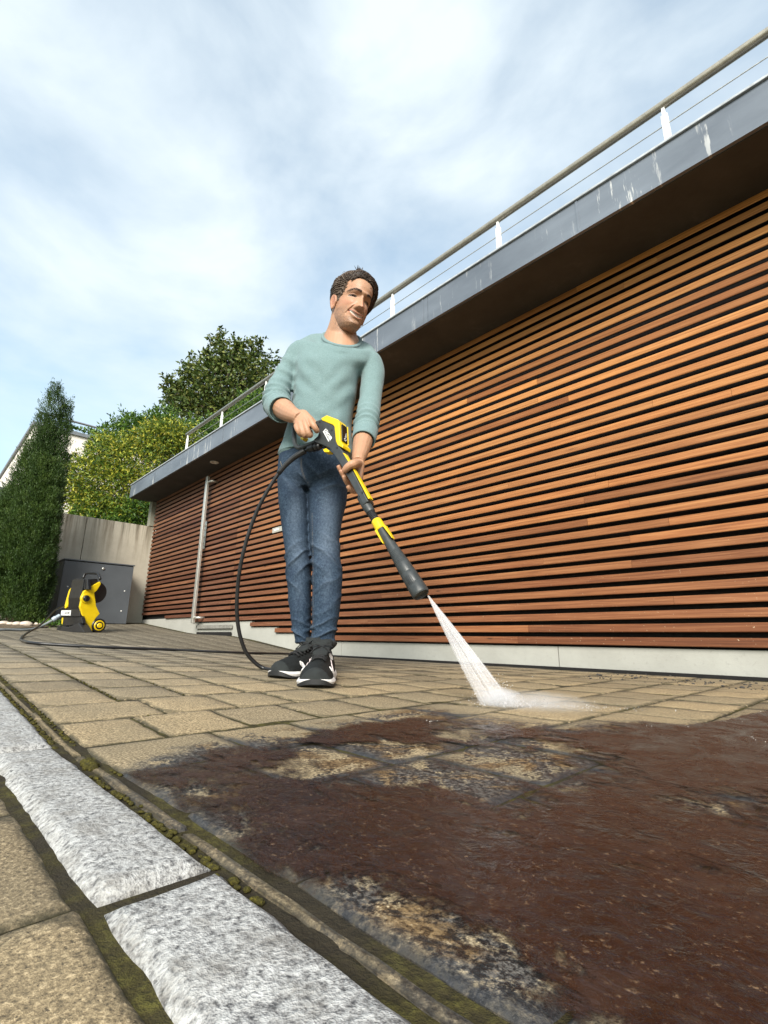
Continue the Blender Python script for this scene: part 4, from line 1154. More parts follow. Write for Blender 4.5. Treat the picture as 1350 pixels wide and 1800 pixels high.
# hairy forearms and knuckles get a little redder
kn = np.zeros(len(bv))
for p in ((521, 748, 1.56), (527, 744, 1.55), (535, 740, 1.55), (545, 738, 1.55), (604, 829, 1.49), (595, 817, 1.54), (600, 826, 1.53)):
    kn = np.maximum(kn, np.exp(-(np.linalg.norm(bv - L(*p), axis=1) / .011) ** 2))
blend(.45 * kn, (.52, .215, .14))
fore = ~ishead & (bv[:, 2] < 1.1)
hair_f = np.clip(vnoise(np.stack([bv[:, 0] * 260, bv[:, 1] * 260, bv[:, 2] * 90], -1), 14) - .42, 0, 1) * fore * (np.linalg.norm(bv - L(500, 722, 1.66), axis=1) < .13)
blend(.7 * hair_f, (.20, .10, .06))
setcol(body_me, 'skin', C)
setf(body_me, 'gloss', np.clip(teeth + eye, 0, 1))
t_ = NT('skin'); sk = t_.attr('skin', 'Color')
t_.col(t_.mix(t_.fr(t_.noise(t_.objc(), 420, 3, .7), .35, .7, .0, .16), sk, (.30, .13, .08)))
t_.set(t_.fr(t_.attr('gloss'), 0, 1, .50, .15), 0, .42)
t_.b.inputs['Subsurface Weight'].default_value = .10; t_.b.inputs['Subsurface Radius'].default_value = (.012, .004, .002); t_.b.inputs['Subsurface Scale'].default_value = .5
t_.bump(t_.noise(t_.objc(), 700, 3, .6), .0006, .5); M_SKIN = t_.m
link('body', body_me, M_SKIN, person, True)

# eyebrows and lashes: short strands lying on the brow
M_BROW = simple('brow_hair', (.030, .018, .012), .6, 0, .2)
HG = headV.reshape(-1, 3)
def onface(x, z, lift):
    i = np.argmin(((HG[:, [0, 2]] - np.array([x, z])) ** 2).sum(1) + (HG[:, 1] < .03) * 9); return HG[i] + np.array([0, lift, 0])
for s in (-1, 1):
    meb = MB()
    for _ in range(120):
        t_b = RNG.uniform(0, 1); x = .012 + .040 * t_b; z = .0192 + .0050 * min(1, t_b / .55) - .0085 * max(0, (t_b - .6) / .4) + RNG.normal(0, .0018 * (1 - .5 * t_b))
        q = onface(s * x, z, .0006); d = np.array([s * .0052, .0004, .0010 - .0026 * t_b]) * RNG.uniform(.7, 1.1)
        meb.tube([H(*q), H(*(q + d * .5 + np.array([0, .0007, 0]))), H(*(q + d))], [.0006, .0005, .0002], 4)
    for _ in range(46):
        t_b = RNG.uniform(-1, 1); x = .0325 + .0125 * t_b; z = .0018 + .0022 * (1 - t_b * t_b); q = onface(s * x, z, .0008)
        meb.tube([H(*q), H(*(q + np.array([s * .0016 * t_b, .0022, -.0004])))], [.0008, .0003], 4)
    meb.build('eyebrow', M_BROW, person, True)

# ---------------- hair: a shaped cap with combed locks
HAIRC = [(.018, .010, .007), (.034, .020, .013), (.068, .043, .029), (.17, .13, .10)]
t_ = NT('hair'); a_ = t_.attr('tone')
t_.col(t_.ramp(a_, [(0, (*HAIRC[0], 1)), (.4, (*HAIRC[1], 1)), (.75, (*HAIRC[2], 1)), (1, (*HAIRC[3], 1))])); t_.set(.58, 0, .3); M_HAIR = t_.m
def hairline_z(x):       # front hairline height over the forehead, parted at picture left
    return .078 - .012 * np.clip((np.abs(x) - .035) / .03, 0, 1) + .004 * np.sin(x * 60)
def skull(u, v, off=0.0):
    """u: azimuth (0 = front, + to picture right), v: 0 ear level .. 1 crown; point on scalp in head frame"""
    z = -.01 + .128 * math.sin(v * PI / 2)
    f = np.interp(z, zz, fz); w = np.interp(z, zz, wz); b = np.interp(z, zz, bz); m = f * .30 + b * .70
    s, c = math.sin(u), math.cos(u)
    x = w * math.copysign(abs(s) ** .9, s); y = m + ((f - m) if c > 0 else (m - b)) * math.copysign(abs(c) ** .9, c)
    p = np.array([x, y, z]); n = np.array([x / .075, (y - m) / .1, (z - .02) / .11]); n /= np.linalg.norm(n)
    return p + n * off, n
mh = MB(); tones = []
def lock(p0, dirs, r, tone, n=6):
    mh.tube(p0, r, n); tones.extend([tone] * (len(p0) * n))
cap = []
NU, NV = 72, 22
capV = []
for j in range(NV):
    for i in range(NU):
        u = -PI + 2 * PI * i / NU
        fu = abs(u)
        # lower limit of hair: forehead line in front, sideburn at the temples, nape behind
        lowz = np.interp(fu, [0, .55, .95, 1.22, 1.45, 1.62, 1.95, 2.4, PI], [.082, .078, .062, .030, -.020, .030, .0, -.045, -.055])
        z = lowz + (.1185 - lowz) * (j / (NV - 1)) ** .85
        zc = min(max(z, -.06), .1185)
        f = np.interp(zc, zz, fz); w = np.interp(zc, zz, wz); b = np.interp(zc, zz, bz); m = f * .30 + b * .70
        s, c = math.sin(u), math.cos(u)
        x = w * math.copysign(abs(s) ** .9, s); y = m + ((f - m) if c > 0 else (m - b)) * math.copysign(abs(c) ** .9, c)
        n_ = np.array([x / .075, (y - m) / .1, (zc - .02) / .10]); n_ /= np.linalg.norm(n_)
        t = j / (NV - 1)
        thick = (.0012 + .0150 * np.clip(t * 3.0, 0, 1) ** .7) * (1 + .25 * (c > 0) * t) * (1 if c > -.2 else .9)
        thick += .0040 * max(0, math.sin(u * .8 + .5)) * np.clip(t * 1.6, 0, 1) * (c > -.3)
        thick += .0038 * max(0, c) * max(0, 1 - abs(t - .32) / .3) + .0050 * fbm(np.array([[u * 3.2, t * 4, 1.0]]), 3, 9)[0] * min(1, t * 3)
        capV.append(np.array([x, y, zc]) + n_ * thick)
Fc = [(j * NU + i, j * NU + (i + 1) % NU, (j + 1) * NU + (i + 1) % NU, (j + 1) * NU + i) for j in range(NV - 1) for i in range(NU)] + [tuple((NV - 1) * NU + i for i in range(NU))]
mh.add([H(*v) for v in capV], Fc); tones += list(np.clip(.08 + .16 * vnoise(np.array(capV) * np.array([60, 25, 60]), 3), 0, .6))  # cap toned dark so the gaps between locks read as shade
CAPV = np.array(capV)
def onhair(p, lift):
    """push a head-frame point out to the hair surface"""
    i = np.argmin(((CAPV - p) ** 2).sum(1)); q = CAPV[i]; c0 = np.array([0, -.01, .02]); d = (p - c0) / np.linalg.norm(p - c0)
    return c0 + d * (np.linalg.norm(q - c0) + lift)
def comb(start, vel, steps, step, r0, tone, curl=0.0, lift=.001, drop=0.0):
    p = np.array(start, float); v = np.array(vel, float); pts = []
    for k in range(steps):
        q = onhair(p, lift * (1 + .6 * math.sin(k / steps * PI)))
        pts.append(H(*q)); p = q + v * step; v = v + np.array([curl, -.05, -drop]) * .12 + RNG.normal(0, .05, 3)
    lock(pts, None, [r0 * (.55 + .45 * math.sin(min(1, (k + .6) / steps * 1.15) * PI * .55)) * (1 - (k / (steps - 1)) ** 4 * .85) for k in range(steps)], tone)
for _ in range(760):     # front and top: swept up from the parting and over to picture right
    x0 = RNG.uniform(-.064, .066); zf = .079 - .014 * max(0, (abs(x0) - .03) / .03)
    y0 = np.interp(zf, zz, fz) - .25 * abs(x0) - (RNG.uniform(-.004, .004) if RNG.uniform() < .5 else RNG.uniform(0, .075)) 
    zf = zf + RNG.uniform(0, .006) + max(0, .085 - y0) * .35
    comb((x0, y0, min(zf, .12)), (.55 + RNG.normal(0, .18), -.75, .42), 11, .0085, RNG.uniform(.0012, .0026), np.clip(RNG.normal(.38, .24), 0, 1), .8, .0015)
for _ in range(620):     # picture-left side: combed back, greyer
    u = RNG.uniform(-1.5, -.85); z0 = RNG.uniform(-.012, .085)
    w = np.interp(z0, zz, wz); comb((-w * abs(math.sin(u)) - .004, .055 * math.cos(u) + RNG.uniform(-.03, .02), z0), (-.15, -.95, -.30 + RNG.normal(0, .15)), 8, .0075, RNG.uniform(.0008, .0015), np.clip(RNG.normal(.80, .18), 0, 1), 0, .0008)
for _ in range(340):     # picture-right side: the sweep falls down past the temple
    z0 = RNG.uniform(.02, .112); u = RNG.uniform(.75, 1.5); w = np.interp(z0, zz, wz)
    comb((w * math.sin(u) + .006, .062 * math.cos(u) + RNG.uniform(-.02, .03), z0), (.35, -.62, -.62 + RNG.normal(0, .15)), 9, .0085, RNG.uniform(.0012, .0024), np.clip(RNG.normal(.22, .18), 0, 1), .2, .0018, .5)
for _ in range(420):     # finer strands laid over everything on top
    x0 = RNG.uniform(-.06, .06); y0 = RNG.uniform(-.07, .07); comb((x0, y0, .115), (.45 + RNG.normal(0, .25), -.8, .05), 8, .008, RNG.uniform(.0008, .0017), np.clip(RNG.normal(.45 + (.25 if x0 < -.02 else 0), .2), 0, 1), .5, .0022)
top_ = [i for i in range(len(CAPV)) if CAPV[i][2] > .055 and CAPV[i][1] > -.03]
for _ in range(900):     # cover the whole crown with combed strands
    p0 = CAPV[top_[RNG.integers(len(top_))]] + RNG.normal(0, .003, 3)
    comb(p0, (.60 + RNG.normal(0, .22), -.70, .12 - .4 * max(0, p0[0] / .06)), 8, .0075, RNG.uniform(.0009, .0020), np.clip(RNG.normal(.40 + (.30 if p0[0] < -.035 else 0), .24), 0, 1), .35, .0020)
for _ in range(260):     # loose ends standing off the outline
    u = RNG.uniform(-PI, PI); x0 = .06 * math.sin(u); y0 = .07 * math.cos(u); q = onhair(np.array([x0, y0, RNG.uniform(.04, .125)]), -.001)
    d = q / np.linalg.norm(q) * .35 + np.array([.5 if x0 > -.03 else -.2, -.6, .1]) + RNG.normal(0, .25, 3); d /= np.linalg.norm(d); ln = RNG.uniform(.008, .018)
    lock([H(*(q + d * ln * s + np.array([0, 0, -.004 * s * s]))) for s in (0, .33, .66, 1)], None, [.0009, .0008, .0006, .0002], np.clip(RNG.normal(.5, .25), 0, 1))
for _ in range(26):      # tuft standing up at the crown
    x0 = RNG.normal(-.022, .007); p0 = np.array([x0, RNG.normal(.030, .01), .125]); d = np.array([RNG.normal(-.15, .45), RNG.normal(.1, .3), 1.0])
    q = onhair(p0, .0); pts = [H(*(q + d * s + np.array([-.15 * s * s * 30, 0, 0]))) for s in np.linspace(-.004, RNG.uniform(.010, .020), 5)]
    lock(pts, None, [.0020, .0019, .0016, .0011, .0004], np.clip(RNG.normal(.5, .2), 0, 1))
hm = mesh('hair', mh.V, mh.F); setf(hm, 'tone', tones); link('hair', hm, M_HAIR, person, True)

# ---------------- clothes
def knit_material():
    t = NT('sweater_knit'); o = t.objc()
    n = t.noise(o, 260, 3, .8); m = t.noise(t.mapv(o, (170, 170, 560)), 1.0, 4, .75); b = t.noise(o, 7, 4, .6)
    c = t.ramp(t.math('ADD', t.math('MULTIPLY', n, .55), t.math('MULTIPLY', m, .45)), [(.34, (.108, .170, .175)), (.5, (.150, .222, .225)), (.66, (.205, .285, .286))])
    c = t.mix(t.fr(b, .4, .7, 0, .22), c, (.105, .17, .175)); t.col(c); t.set(.85, 0, .2)
    t.b.inputs['Sheen Weight'].default_value = .15
    t.bump(t.math('ADD', n, m), .0012, .7); return t.m
M_KNIT = knit_material()
ms = MB()
ms.rings([collar_ring(.96, .010, 40), collar_ring(1.03, .004, 40), collar_ring(1.13, -.030, 40)] + loft_px([(541, 590, 653, 609, 1.846, .078, .078), (525, 600, 662, 621, 1.845, .090, .050), (519, 625, 655, 645, 1.843, .101, .022), (517, 655, 632, 664, 1.842, .113, 0), (516.5, 692, 626, 696, 1.842, .112, 0), (511, 732, 619, 734, 1.844, .111, 0), (502, 768, 618, 770, 1.846, .111, 0), (493, 792, 622, 795, 1.848, .112, 0), (490.5, 802, 620, 804, 1.849, .108, 0), (494, 806, 616, 808, 1.849, .100, 0)], 40, 2.35, 5))
ms.tube(*limb_px([(548, 626, 1.842, .045), (530, 619, 1.838, .0520), (514, 640, 1.828, .0475), (499.5, 664, 1.815, .0465), (488, 690, 1.790, .0510), (486, 706, 1.755, .0535), (490, 715, 1.712, .0515), (494.5, 719.5, 1.678, .0490)]), 20)
ms.tube(*limb_px([(634, 636, 1.842, .042), (648, 636, 1.840, .0520), (655, 656, 1.836, .0500), (652.5, 687, 1.815, .0465), (648.8, 718, 1.785, .0465), (644.6, 744, 1.745, .0470), (641, 764, 1.708, .0450), (639.5, 772, 1.690, .0435)]), 20)
sm_me = remesh(ms.mesh('sweater'), .0042, 6, .5)
v = getv(sm_me); n = getn(sm_me)
def near(P, q, s): return np.exp(-(np.linalg.norm(P - q, axis=1) / s) ** 2)
def along(P, a, b):
    e = b - a; Ln = np.linalg.norm(e); e = e / Ln; return (P - a) @ e, np.linalg.norm((P - a) - ((P - a) @ e)[:, None] * e, axis=1)
disp = .0020 * fbm(v * 9, 3, 5) + .0012 * fbm(v * 30, 2, 6)
# folds bunched at the elbows and behind the rolled cuffs
for a, b, k, amp, c0, s0 in ((L(512, 634, 1.828), L(487, 695, 1.79), 155, .0080, L(486, 700, 1.76), .075), (L(487, 700, 1.77), L(494, 719, 1.68), 210, .0075, L(489, 712, 1.72), .060),
                            (L(653, 690, 1.81), L(640, 768, 1.70), 175, .0072, L(645, 745, 1.74), .070), (L(524, 612, 1.838), L(499, 662, 1.815), 90, .0050, L(508, 650, 1.80), .06)):
    s, rr = along(v, a, b); w = s * k + 2.2 * fbm(v * 16, 2, 7)
    disp += amp * (np.sin(w) - .15 * np.cos(2 * w) - .30) * near(v, c0, s0) * (rr < .08)
# drag lines from the armpits over the chest, soft pull towards the right hip
for (x0, y0), (x1, y1), k, amp, s0 in (((519, 640), (560, 690), 110, .0040, .075), ((630, 655), (590, 700), 110, .0040, .075), ((500, 760), (560, 800), 95, .0050, .09), ((612, 745), (570, 800), 95, .0048, .09), ((600, 770), (540, 740), 70, .0035, .10)):
    a, b = L(x0, y0, 1.74), L(x1, y1, 1.74); e = (b - a) / np.linalg.norm(b - a); pr = np.cross(e, YH)
    w = (v - (a + b) / 2) @ pr * k + 1.5 * fbm(v * 10, 2, 8); disp += amp * np.sin(w) * near(v, (a + b) / 2, s0) * (v[:, 1] < .06)
# hem band
hz0 = loc(at_d(555, 803, 1.85))[2]
v = v + n * disp[:, None]; setv(sm_me, v)
sw = link('sweater', sm_me, M_KNIT, person, True)
mb = MB(); ring = collar_ring(1.0, .0, 80); 
mb.tube(ring + ring[:1], .0066, 8, False); mb.build('collar', M_KNIT, sw, True)
mb = MB(); ring = pair_ring((491.5, 800.5), (619, 802.5), 1.849, .1100, 60, 2.35); mb.tube(ring + ring[:1], .0042, 8, False); mb.build('hem', M_KNIT, sw, True)
def cuff(rows, name):
    m = MB(); P, r = limb_px(rows, 4); R = []
    m.tube(P, r, 22, False); inner = [p for p in P][::-1]; m2 = MB(); m2.tube(P, [q - .004 for q in r], 22, False)
    b = len(m.V); k = len(P) * 22; m.V += m2.V; m.F += [tuple(i + b for i in f)[::-1] for f in m2.F]
    e = (len(P) - 1) * 22
    m.F += [(e + i, e + (i + 1) % 22, b + e + (i + 1) % 22, b + e + i) for i in range(22)]
    m.build(name, M_KNIT, sw, True)
cuff([(488.5, 714, 1.722, .0535), (492, 717.5, 1.698, .0520), (496, 720.5, 1.668, .0500)], 'cuff')
cuff([(643, 757, 1.722, .0470), (641, 766, 1.703, .0456), (639, 774.5, 1.684, .0437)], 'cuff')

def denim_material():
    t = NT('denim'); o = t.objc()
    tw = t.noise(t.mapv(o, (520, 520, 160)), 1.0, 3, .8); b = t.noise(o, 9, 5, .6); f = t.noise(o, 130, 4, .75)
    c = t.ramp(t.math('ADD', t.math('MULTIPLY', tw, .55), t.math('MULTIPLY', f, .45)), [(.36, (.007, .013, .025)), (.5, (.019, .036, .062)), (.64, (.060, .090, .130))])
    worn = t.attr('worn'); c = t.mix(t.math('MULTIPLY', worn, t.fr(f, .3, .6, .45, 1.0)), c, (.115, .152, .205))
    c = t.mix(t.fr(b, .5, .72, 0, .4), c, (.016, .026, .055))
    c = t.mix(t.attr('seam'), c, (.20, .17, .13)); t.col(c); t.set(.82, 0, .22)
    t.bump(t.math('ADD', tw, t.math('MULTIPLY', f, .7)), .0012, .6); return t.m
M_DENIM = denim_material()
mj = MB()
mj.rings(loft_px([(495, 794, 616, 796, 1.848, .100), (491, 806, 617, 808, 1.848, .106), (489, 826, 616, 828, 1.848, .108), (488.5, 845, 614, 848, 1.846, .100), (494, 862, 604, 864, 1.845, .070)], 32, 2.3, 4))
lr = [(488.5, 838, 541, 838, 1.850, .082), (488.5, 852, 541, 852, 1.850, .083), (491, 888, 542.5, 888, 1.845, .078), (495.5, 924, 543, 924, 1.838, .071), (499.5, 956, 545, 956, 1.830, .066), (502, 980, 546.5, 980, 1.826, .064), (503, 1011, 547, 1011, 1.826, .062), (506.5, 1044, 547.5, 1044, 1.828, .059), (511, 1078, 547.5, 1078, 1.830, .055), (513.5, 1104, 547.5, 1104, 1.832, .052), (518, 1122, 547.5, 1123, 1.834, .050), (521, 1130, 546, 1131, 1.834, .049)]
ll = [(541.5, 838, 613, 842, 1.845, .085), (541.5, 856, 611.5, 860, 1.842, .085), (543, 884, 608.5, 884, 1.834, .081), (544, 914, 601.5, 914, 1.822, .073), (545, 944, 597.5, 944, 1.808, .067), (546.5, 966, 597, 966, 1.800, .066), (548, 994, 601, 994, 1.792, .066), (548.5, 1022, 602.5, 1022, 1.790, .065), (548.5, 1050, 600, 1050, 1.790, .062), (548, 1082, 596, 1082, 1.788, .058), (546, 1108, 591, 1109, 1.785, .054), (542.5, 1128, 587, 1130, 1.782, .052), (541, 1138, 585.5, 1141, 1.782, .052)]
mj.rings(loft_px(lr, 26, 2.15, 3)); mj.rings(loft_px(ll, 26, 2.15, 3))
jm = remesh(mj.mesh('jeans'), .0042, 5, .5)
v = getv(jm); n = getn(jm)
disp = .0016 * fbm(v * 10, 3, 15)
def foldset(x, y, d, k, amp, sx, sz, slope=0.0, seed=0):
    global disp
    c = L(x, y, d); w = (v[:, 2] - c[2]) * k + slope * (v[:, 0] - c[0]) * k + 4.6 * fbm(v * 8 + seed, 3, 16)
    disp = disp + amp * (1.9 * (1 - np.abs(np.sin(w * .5))) ** 2.2 - .55) * np.exp(-((v[:, 0] - c[0]) / sx) ** 2 - ((v[:, 2] - c[2]) / sz) ** 2)
foldset(522, 985, 1.80, 95, .0062, .07, .055, -.75, 1); foldset(575, 975, 1.78, 95, .0064, .07, .060, .85, 2)
foldset(522, 1035, 1.80, 62, .0036, .07, .06, .9, 3); foldset(574, 1035, 1.78, 62, .0034, .07, .07, -.9, 4)
foldset(530, 1112, 1.80, 165, .0062, .06, .045, .45, 5); foldset(565, 1112, 1.76, 150, .0078, .06, .055, -.5, 6)
foldset(540, 842, 1.75, 110, .0050, .06, .04, .9, 7); foldset(580, 850, 1.76, 90, .0042, .06, .05, -.5, 8); foldset(508, 850, 1.76, 90, .0036, .05, .05, .5, 9)
# fly and crotch seam, inseam groove
cx_ = L(541, 838, 1.74)
v = v + n * disp[:, None]; setv(jm, v)
worn = 0
for x, y, d, sx, sz, a in ((520, 900, 1.76, .030, .13, .55), (577, 905, 1.75, .038, .12, .65), (523, 970, 1.76, .03, .05, .55), (574, 960, 1.73, .034, .05, .6), (575, 1020, 1.72, .022, .08, .35), (525, 1030, 1.76, .02, .08, .3)):
    c = L(x, y, d); worn = worn + a * np.exp(-((v[:, 0] - c[0]) / sx) ** 2 - ((v[:, 2] - c[2]) / sz) ** 2)
worn = worn * (v[:, 1] < .06) + .30 * np.clip(disp / .005, 0, 1)
setf(jm, 'worn', np.clip(worn * .72, 0, .7))
seam = np.zeros(len(v))
for pts in ([(529, 806, 1.74), (530, 825, 1.74), (535, 840, 1.74), (541, 848, 1.76)], ):
    for a, b in zip(pts[:-1], pts[1:]):
        A, B = L(*a), L(*b)
        s, _ = along(v, A, B); q = A + np.clip(s, 0, np.linalg.norm(B - A))[:, None] * (B - A) / np.linalg.norm(B - A)
        seam = np.maximum(seam, np.exp(-((np.hypot(v[:, 0] - q[:, 0], v[:, 2] - q[:, 2])) / .0022) ** 2))
ins = L(549.5, 1000, 1.76)
inl = np.interp(v[:, 2], [L(549, 1125, 1.76)[2], L(549, 1000, 1.76)[2], L(545, 870, 1.76)[2]], [L(550, 1125, 1.76)[0], L(551, 1000, 1.76)[0], L(547, 870, 1.76)[0]])
seam = np.maximum(seam, .7 * np.exp(-((v[:, 0] - inl) / .0024) ** 2) * (v[:, 1] < .0) * (v[:, 2] < L(545, 900, 1.76)[2]) * (np.sin(v[:, 2] * 700) > -.2))
setf(jm, 'seam', np.clip(seam, 0, 1) * (v[:, 1] < .05) * .42)
jeans = link('jeans', jm, M_DENIM, person, True)
mb = MB()
for a, b in (((493, 811), (505, 838)), ((612, 815), (600, 838))):
    pts = [L(a[0], a[1], 1.80 - .035), L((a[0] + b[0]) / 2 + (-2 if a[0] < 550 else 2), (a[1] + b[1]) / 2, 1.765), L(b[0], b[1], 1.785)]
    mb.tube(spline(pts, 4), .0013, 6)
mb.build('pocket_seam', simple('seam_thread', (.16, .13, .09), .8), jeans, True)
mb = MB(); mb.tube([L(494.5, 812, 1.775), L(494.3, 812.5, 1.768)], .004, 10)

# ---------------- shoes
M_SHOE = simple('black_mesh_fabric', (.009, .0105, .0105), .75, 0, .35, 160, .0006, .3, 500)
M_SUEDE = simple('black_suede', (.013, .016, .016), .9, 0, .3, 60, .0004)
M_SOLEW = simple('white_midsole', (.66, .63, .61), .6, 0, .10, 60, .0008)
M_RUBB = simple('black_rubber', (.010, .010, .011), .6, 0, .2, 80)
M_LACE = simple('black_lace', (.010, .010, .011), .85, 0, .3, 200)
M_PINK = simple('pale_stripe', (.62, .53, .54), .6, 0, .08)
M_TEAL = simple('teal_patch', (.30, .55, .52), .55, 0, .1)
def shoe(toe, heel, label):
    """toe, heel: points on the ground in the person's frame"""
    toe, heel = np.array(toe, float), np.array(heel, float)
    y = toe - heel; Ls = np.linalg.norm(y[:2]); y = y / np.linalg.norm(y); x = np.cross(y, [0, 0, 1.0]); x /= np.linalg.norm(x); z = np.cross(x, y)
    T = lambda a, b, c: heel + x * a + y * (b * Ls) + z * c
    # (t along, half width, centre x, sole top, height of upper)
    K = np.array([(0, .018, 0, .030, .078), (.03, .030, 0, .031, .092), (.12, .036, 0, .032, .098), (.25, .037, 0, .031, .099), (.36, .036, 0, .029, .097), (.46, .038, .001, .027, .088), (.58, .043, .002, .025, .076), (.70, .047, .003, .024, .066), (.82, .046, .002, .024, .058), (.92, .038, 0, .025, .051), (.975, .024, -.002, .027, .042), (1.0, .008, -.003, .028, .034)])
    K[:, 3] *= .80
    S = spline(K, 4)
    up = MB(); R = []
    for t, w, c, zs, h in S:
        ring = []
        for k in range(24):
            a = 2 * PI * k / 24; ca_, sa_ = math.cos(a), math.sin(a)
            zz_ = zs - .004 + (h - zs + .004) * max(0, sa_) ** .8 if sa_ > 0 else zs - .006
            ww = w * (1 - .42 * max(0, sa_) ** 2.2 * (1 if t > .1 else .6))
            ring.append(T(c + ww * math.copysign(abs(ca_) ** .75, ca_), t, zz_))
        R.append(ring)
    up.rings(R); root = up.build('shoe', M_SHOE, person, True)
    if label: root['label'] = label
    so = MB(); R = []; Ro = []
    for t, w, c, zs, h in S:
        ww = w + .0045; zz0 = .0065 + (.010 * max(0, (t - .86) / .14) ** 2)
        lift = max(0, (t - .80) / .2) ** 2 * .010
        R.append([T(c + ww * sx, t * 1.012 - .004, zz) for sx, zz in ((-1, zz0 + lift * .6), (-1.05, (zs + zz0) / 2 + lift * .3), (-.96, zs + .001), (0, zs + .001), (.96, zs + .001), (1.05, (zs + zz0) / 2 + lift * .3), (1, zz0 + lift * .6), (0, zz0 + lift * .6))])
        Ro.append([T(c + (ww + .001) * sx, t * 1.014 - .005, zz) for sx, zz in ((-1, .0 + lift), (-1, zz0 + lift * .7), (0, zz0 + lift * .7), (1, zz0 + lift * .7), (1, .0 + lift), (0, .0 + lift))])
    so.rings(R); so.build('midsole', M_SOLEW, root, 'auto')
    oo = MB(); oo.rings(Ro); oo.build('outsole', M_RUBB, root, 'auto')
    # toe cap
    tc_ = MB(); R = []
    for t, w, c, zs, h in spline(K[7:], 4):
        if t < .86: continue
        ring = []
        g = 1.035
        for k in range(20):
            a = 2 * PI * k / 20; ca_, sa_ = math.cos(a), math.sin(a)
            zz_ = zs - .010 + (h - zs + .010) * g * max(0, sa_) ** .8 * (.82 if t < .9 else 1) if sa_ > 0 else zs - .014
            ww = (w * g + .001) * (1 - .42 * max(0, sa_) ** 2.2)
            ring.append(T(c + ww * math.copysign(abs(ca_) ** .75, ca_), t * 1.006, zz_))
        R.append(ring)
    tc_.rings(R); tc_.build('toe_cap', M_SUEDE, root, True)
    # padded collar and tongue
    co_ = MB(); ring = [T(.034 * math.cos(a) * (1.0 if math.sin(a) < 0 else .9), .215 + .165 * math.sin(a), .100 + .010 * math.cos(a * 2) + (.016 if math.sin(a) > .6 else 0)) for a in np.linspace(0, 2 * PI, 25)]
    co_.tube(ring, .0085, 8, False); co_.build('collar_pad', M_SUEDE, root, True)
    tg = MB(); R = []
    for t, w, zc in ((.60, .020, .078), (.50, .024, .088), (.42, .027, .097), (.36, .029, .107), (.335, .029, .114), (.33, .023, .118)):
        R.append(ringe(T(0, t, zc), x * w, (z * .5 + y * .6) * .0085, 16, 2.4))
    tg.rings(R); tg.build('tongue', M_SUEDE, root, True)
    # laces
    for i in range(6):
        t = .43 + i * .052; zc = np.interp(t, K[:, 0], K[:, 4]) + .006; w = .026 - .001 * i
        lc = MB(); lc.tube([T(-w, t - .006, zc - .009), T(-w * .5, t, zc + .0005), T(0, t + .004, zc + .002), T(w * .5, t, zc + .0005), T(w, t - .006, zc - .009)], .0032, 7); lc.build('lace', M_LACE, root, True)
    bw = MB()
    for s in (-1, 1):
        bw.tube(spline([T(0, .43, .101), T(s * .018, .46, .108), T(s * .034, .44, .100), T(s * .022, .41, .098), T(0, .435, .101)], 4), .0020, 6)
        bw.tube(spline([T(0, .43, .102), T(s * .016, .50, .098), T(s * .030, .53, .084)], 4), .0018, 6)
    bw.build('lace_bow', M_LACE, root, True)
    # side marks: pairs of pale stripes, a curved teal-white patch at the vamp, reflective tabs
    def patch(side, pts, name, mat):
        q = MB(); V = []; n_ = len(pts)
        for off in (.0010, .0030):
            for t, fz_ in pts:
                w = np.interp(t, K[:, 0], K[:, 1]); c = np.interp(t, K[:, 0], K[:, 2]); zs = np.interp(t, K[:, 0], K[:, 3]); h = np.interp(t, K[:, 0], K[:, 4])
                sa_ = fz_; ca_ = math.sqrt(max(0, 1 - sa_ * sa_))
                ww = w * (1 - .42 * sa_ ** 2.2) * ca_ ** .75
                V.append(T(c + side * (ww + off), t, zs - .004 + (h - zs + .004) * sa_ ** .8 + off * sa_))
        q.add(V, [tuple(range(n_)), tuple(range(2 * n_ - 1, n_ - 1, -1))] + [(k, (k + 1) % n_, n_ + (k + 1) % n_, n_ + k) for k in range(n_)])
        q.build(name, mat, root)
    for s in (-1, 1):
        patch(s, [(.46, .12), (.50, .12), (.475, .58), (.44, .58)], 'side_stripe', M_PINK)
        patch(s, [(.54, .12), (.58, .12), (.545, .52), (.51, .52)], 'side_stripe', M_PINK)
        patch(s, [(.62, .10), (.70, .18), (.74, .40), (.72, .62), (.69, .50), (.68, .34), (.64, .24)], 'vamp_patch', M_TEAL if label and 'pic' in label else M_SOLEW)
        patch(s, [(.30, .55), (.35, .45), (.38, .62), (.36, .85), (.32, .80)], 'ankle_tab', M_SOLEW)
        patch(s, [(.38, .60), (.42, .55), (.415, .85), (.39, .86)], 'eyelet_tab', M_SOLEW)
    return root
tl = loc(on_ground(552, 1211)); hl_ = tl + np.array([-.004, .272, 0]); wv = lambda p: PB + RL.T @ p
hl_[2] = float(gz(*wv(hl_)[:2])) - PB[2]; tl[2] = float(gz(*wv(tl)[:2])) - PB[2]
shoe(tl + [0, 0, .001], hl_ + [0, 0, .001], None)
tr_ = loc(on_ground(482, 1194)); hr_ = tr_ + np.array([.135, .240, 0])
tr_[2] = float(gz(*wv(tr_)[:2])) - PB[2]; hr_[2] = float(gz(*wv(hr_)[:2])) - PB[2]
shoe(tr_ + [0, 0, .001], hr_ + [0, 0, .001], None)
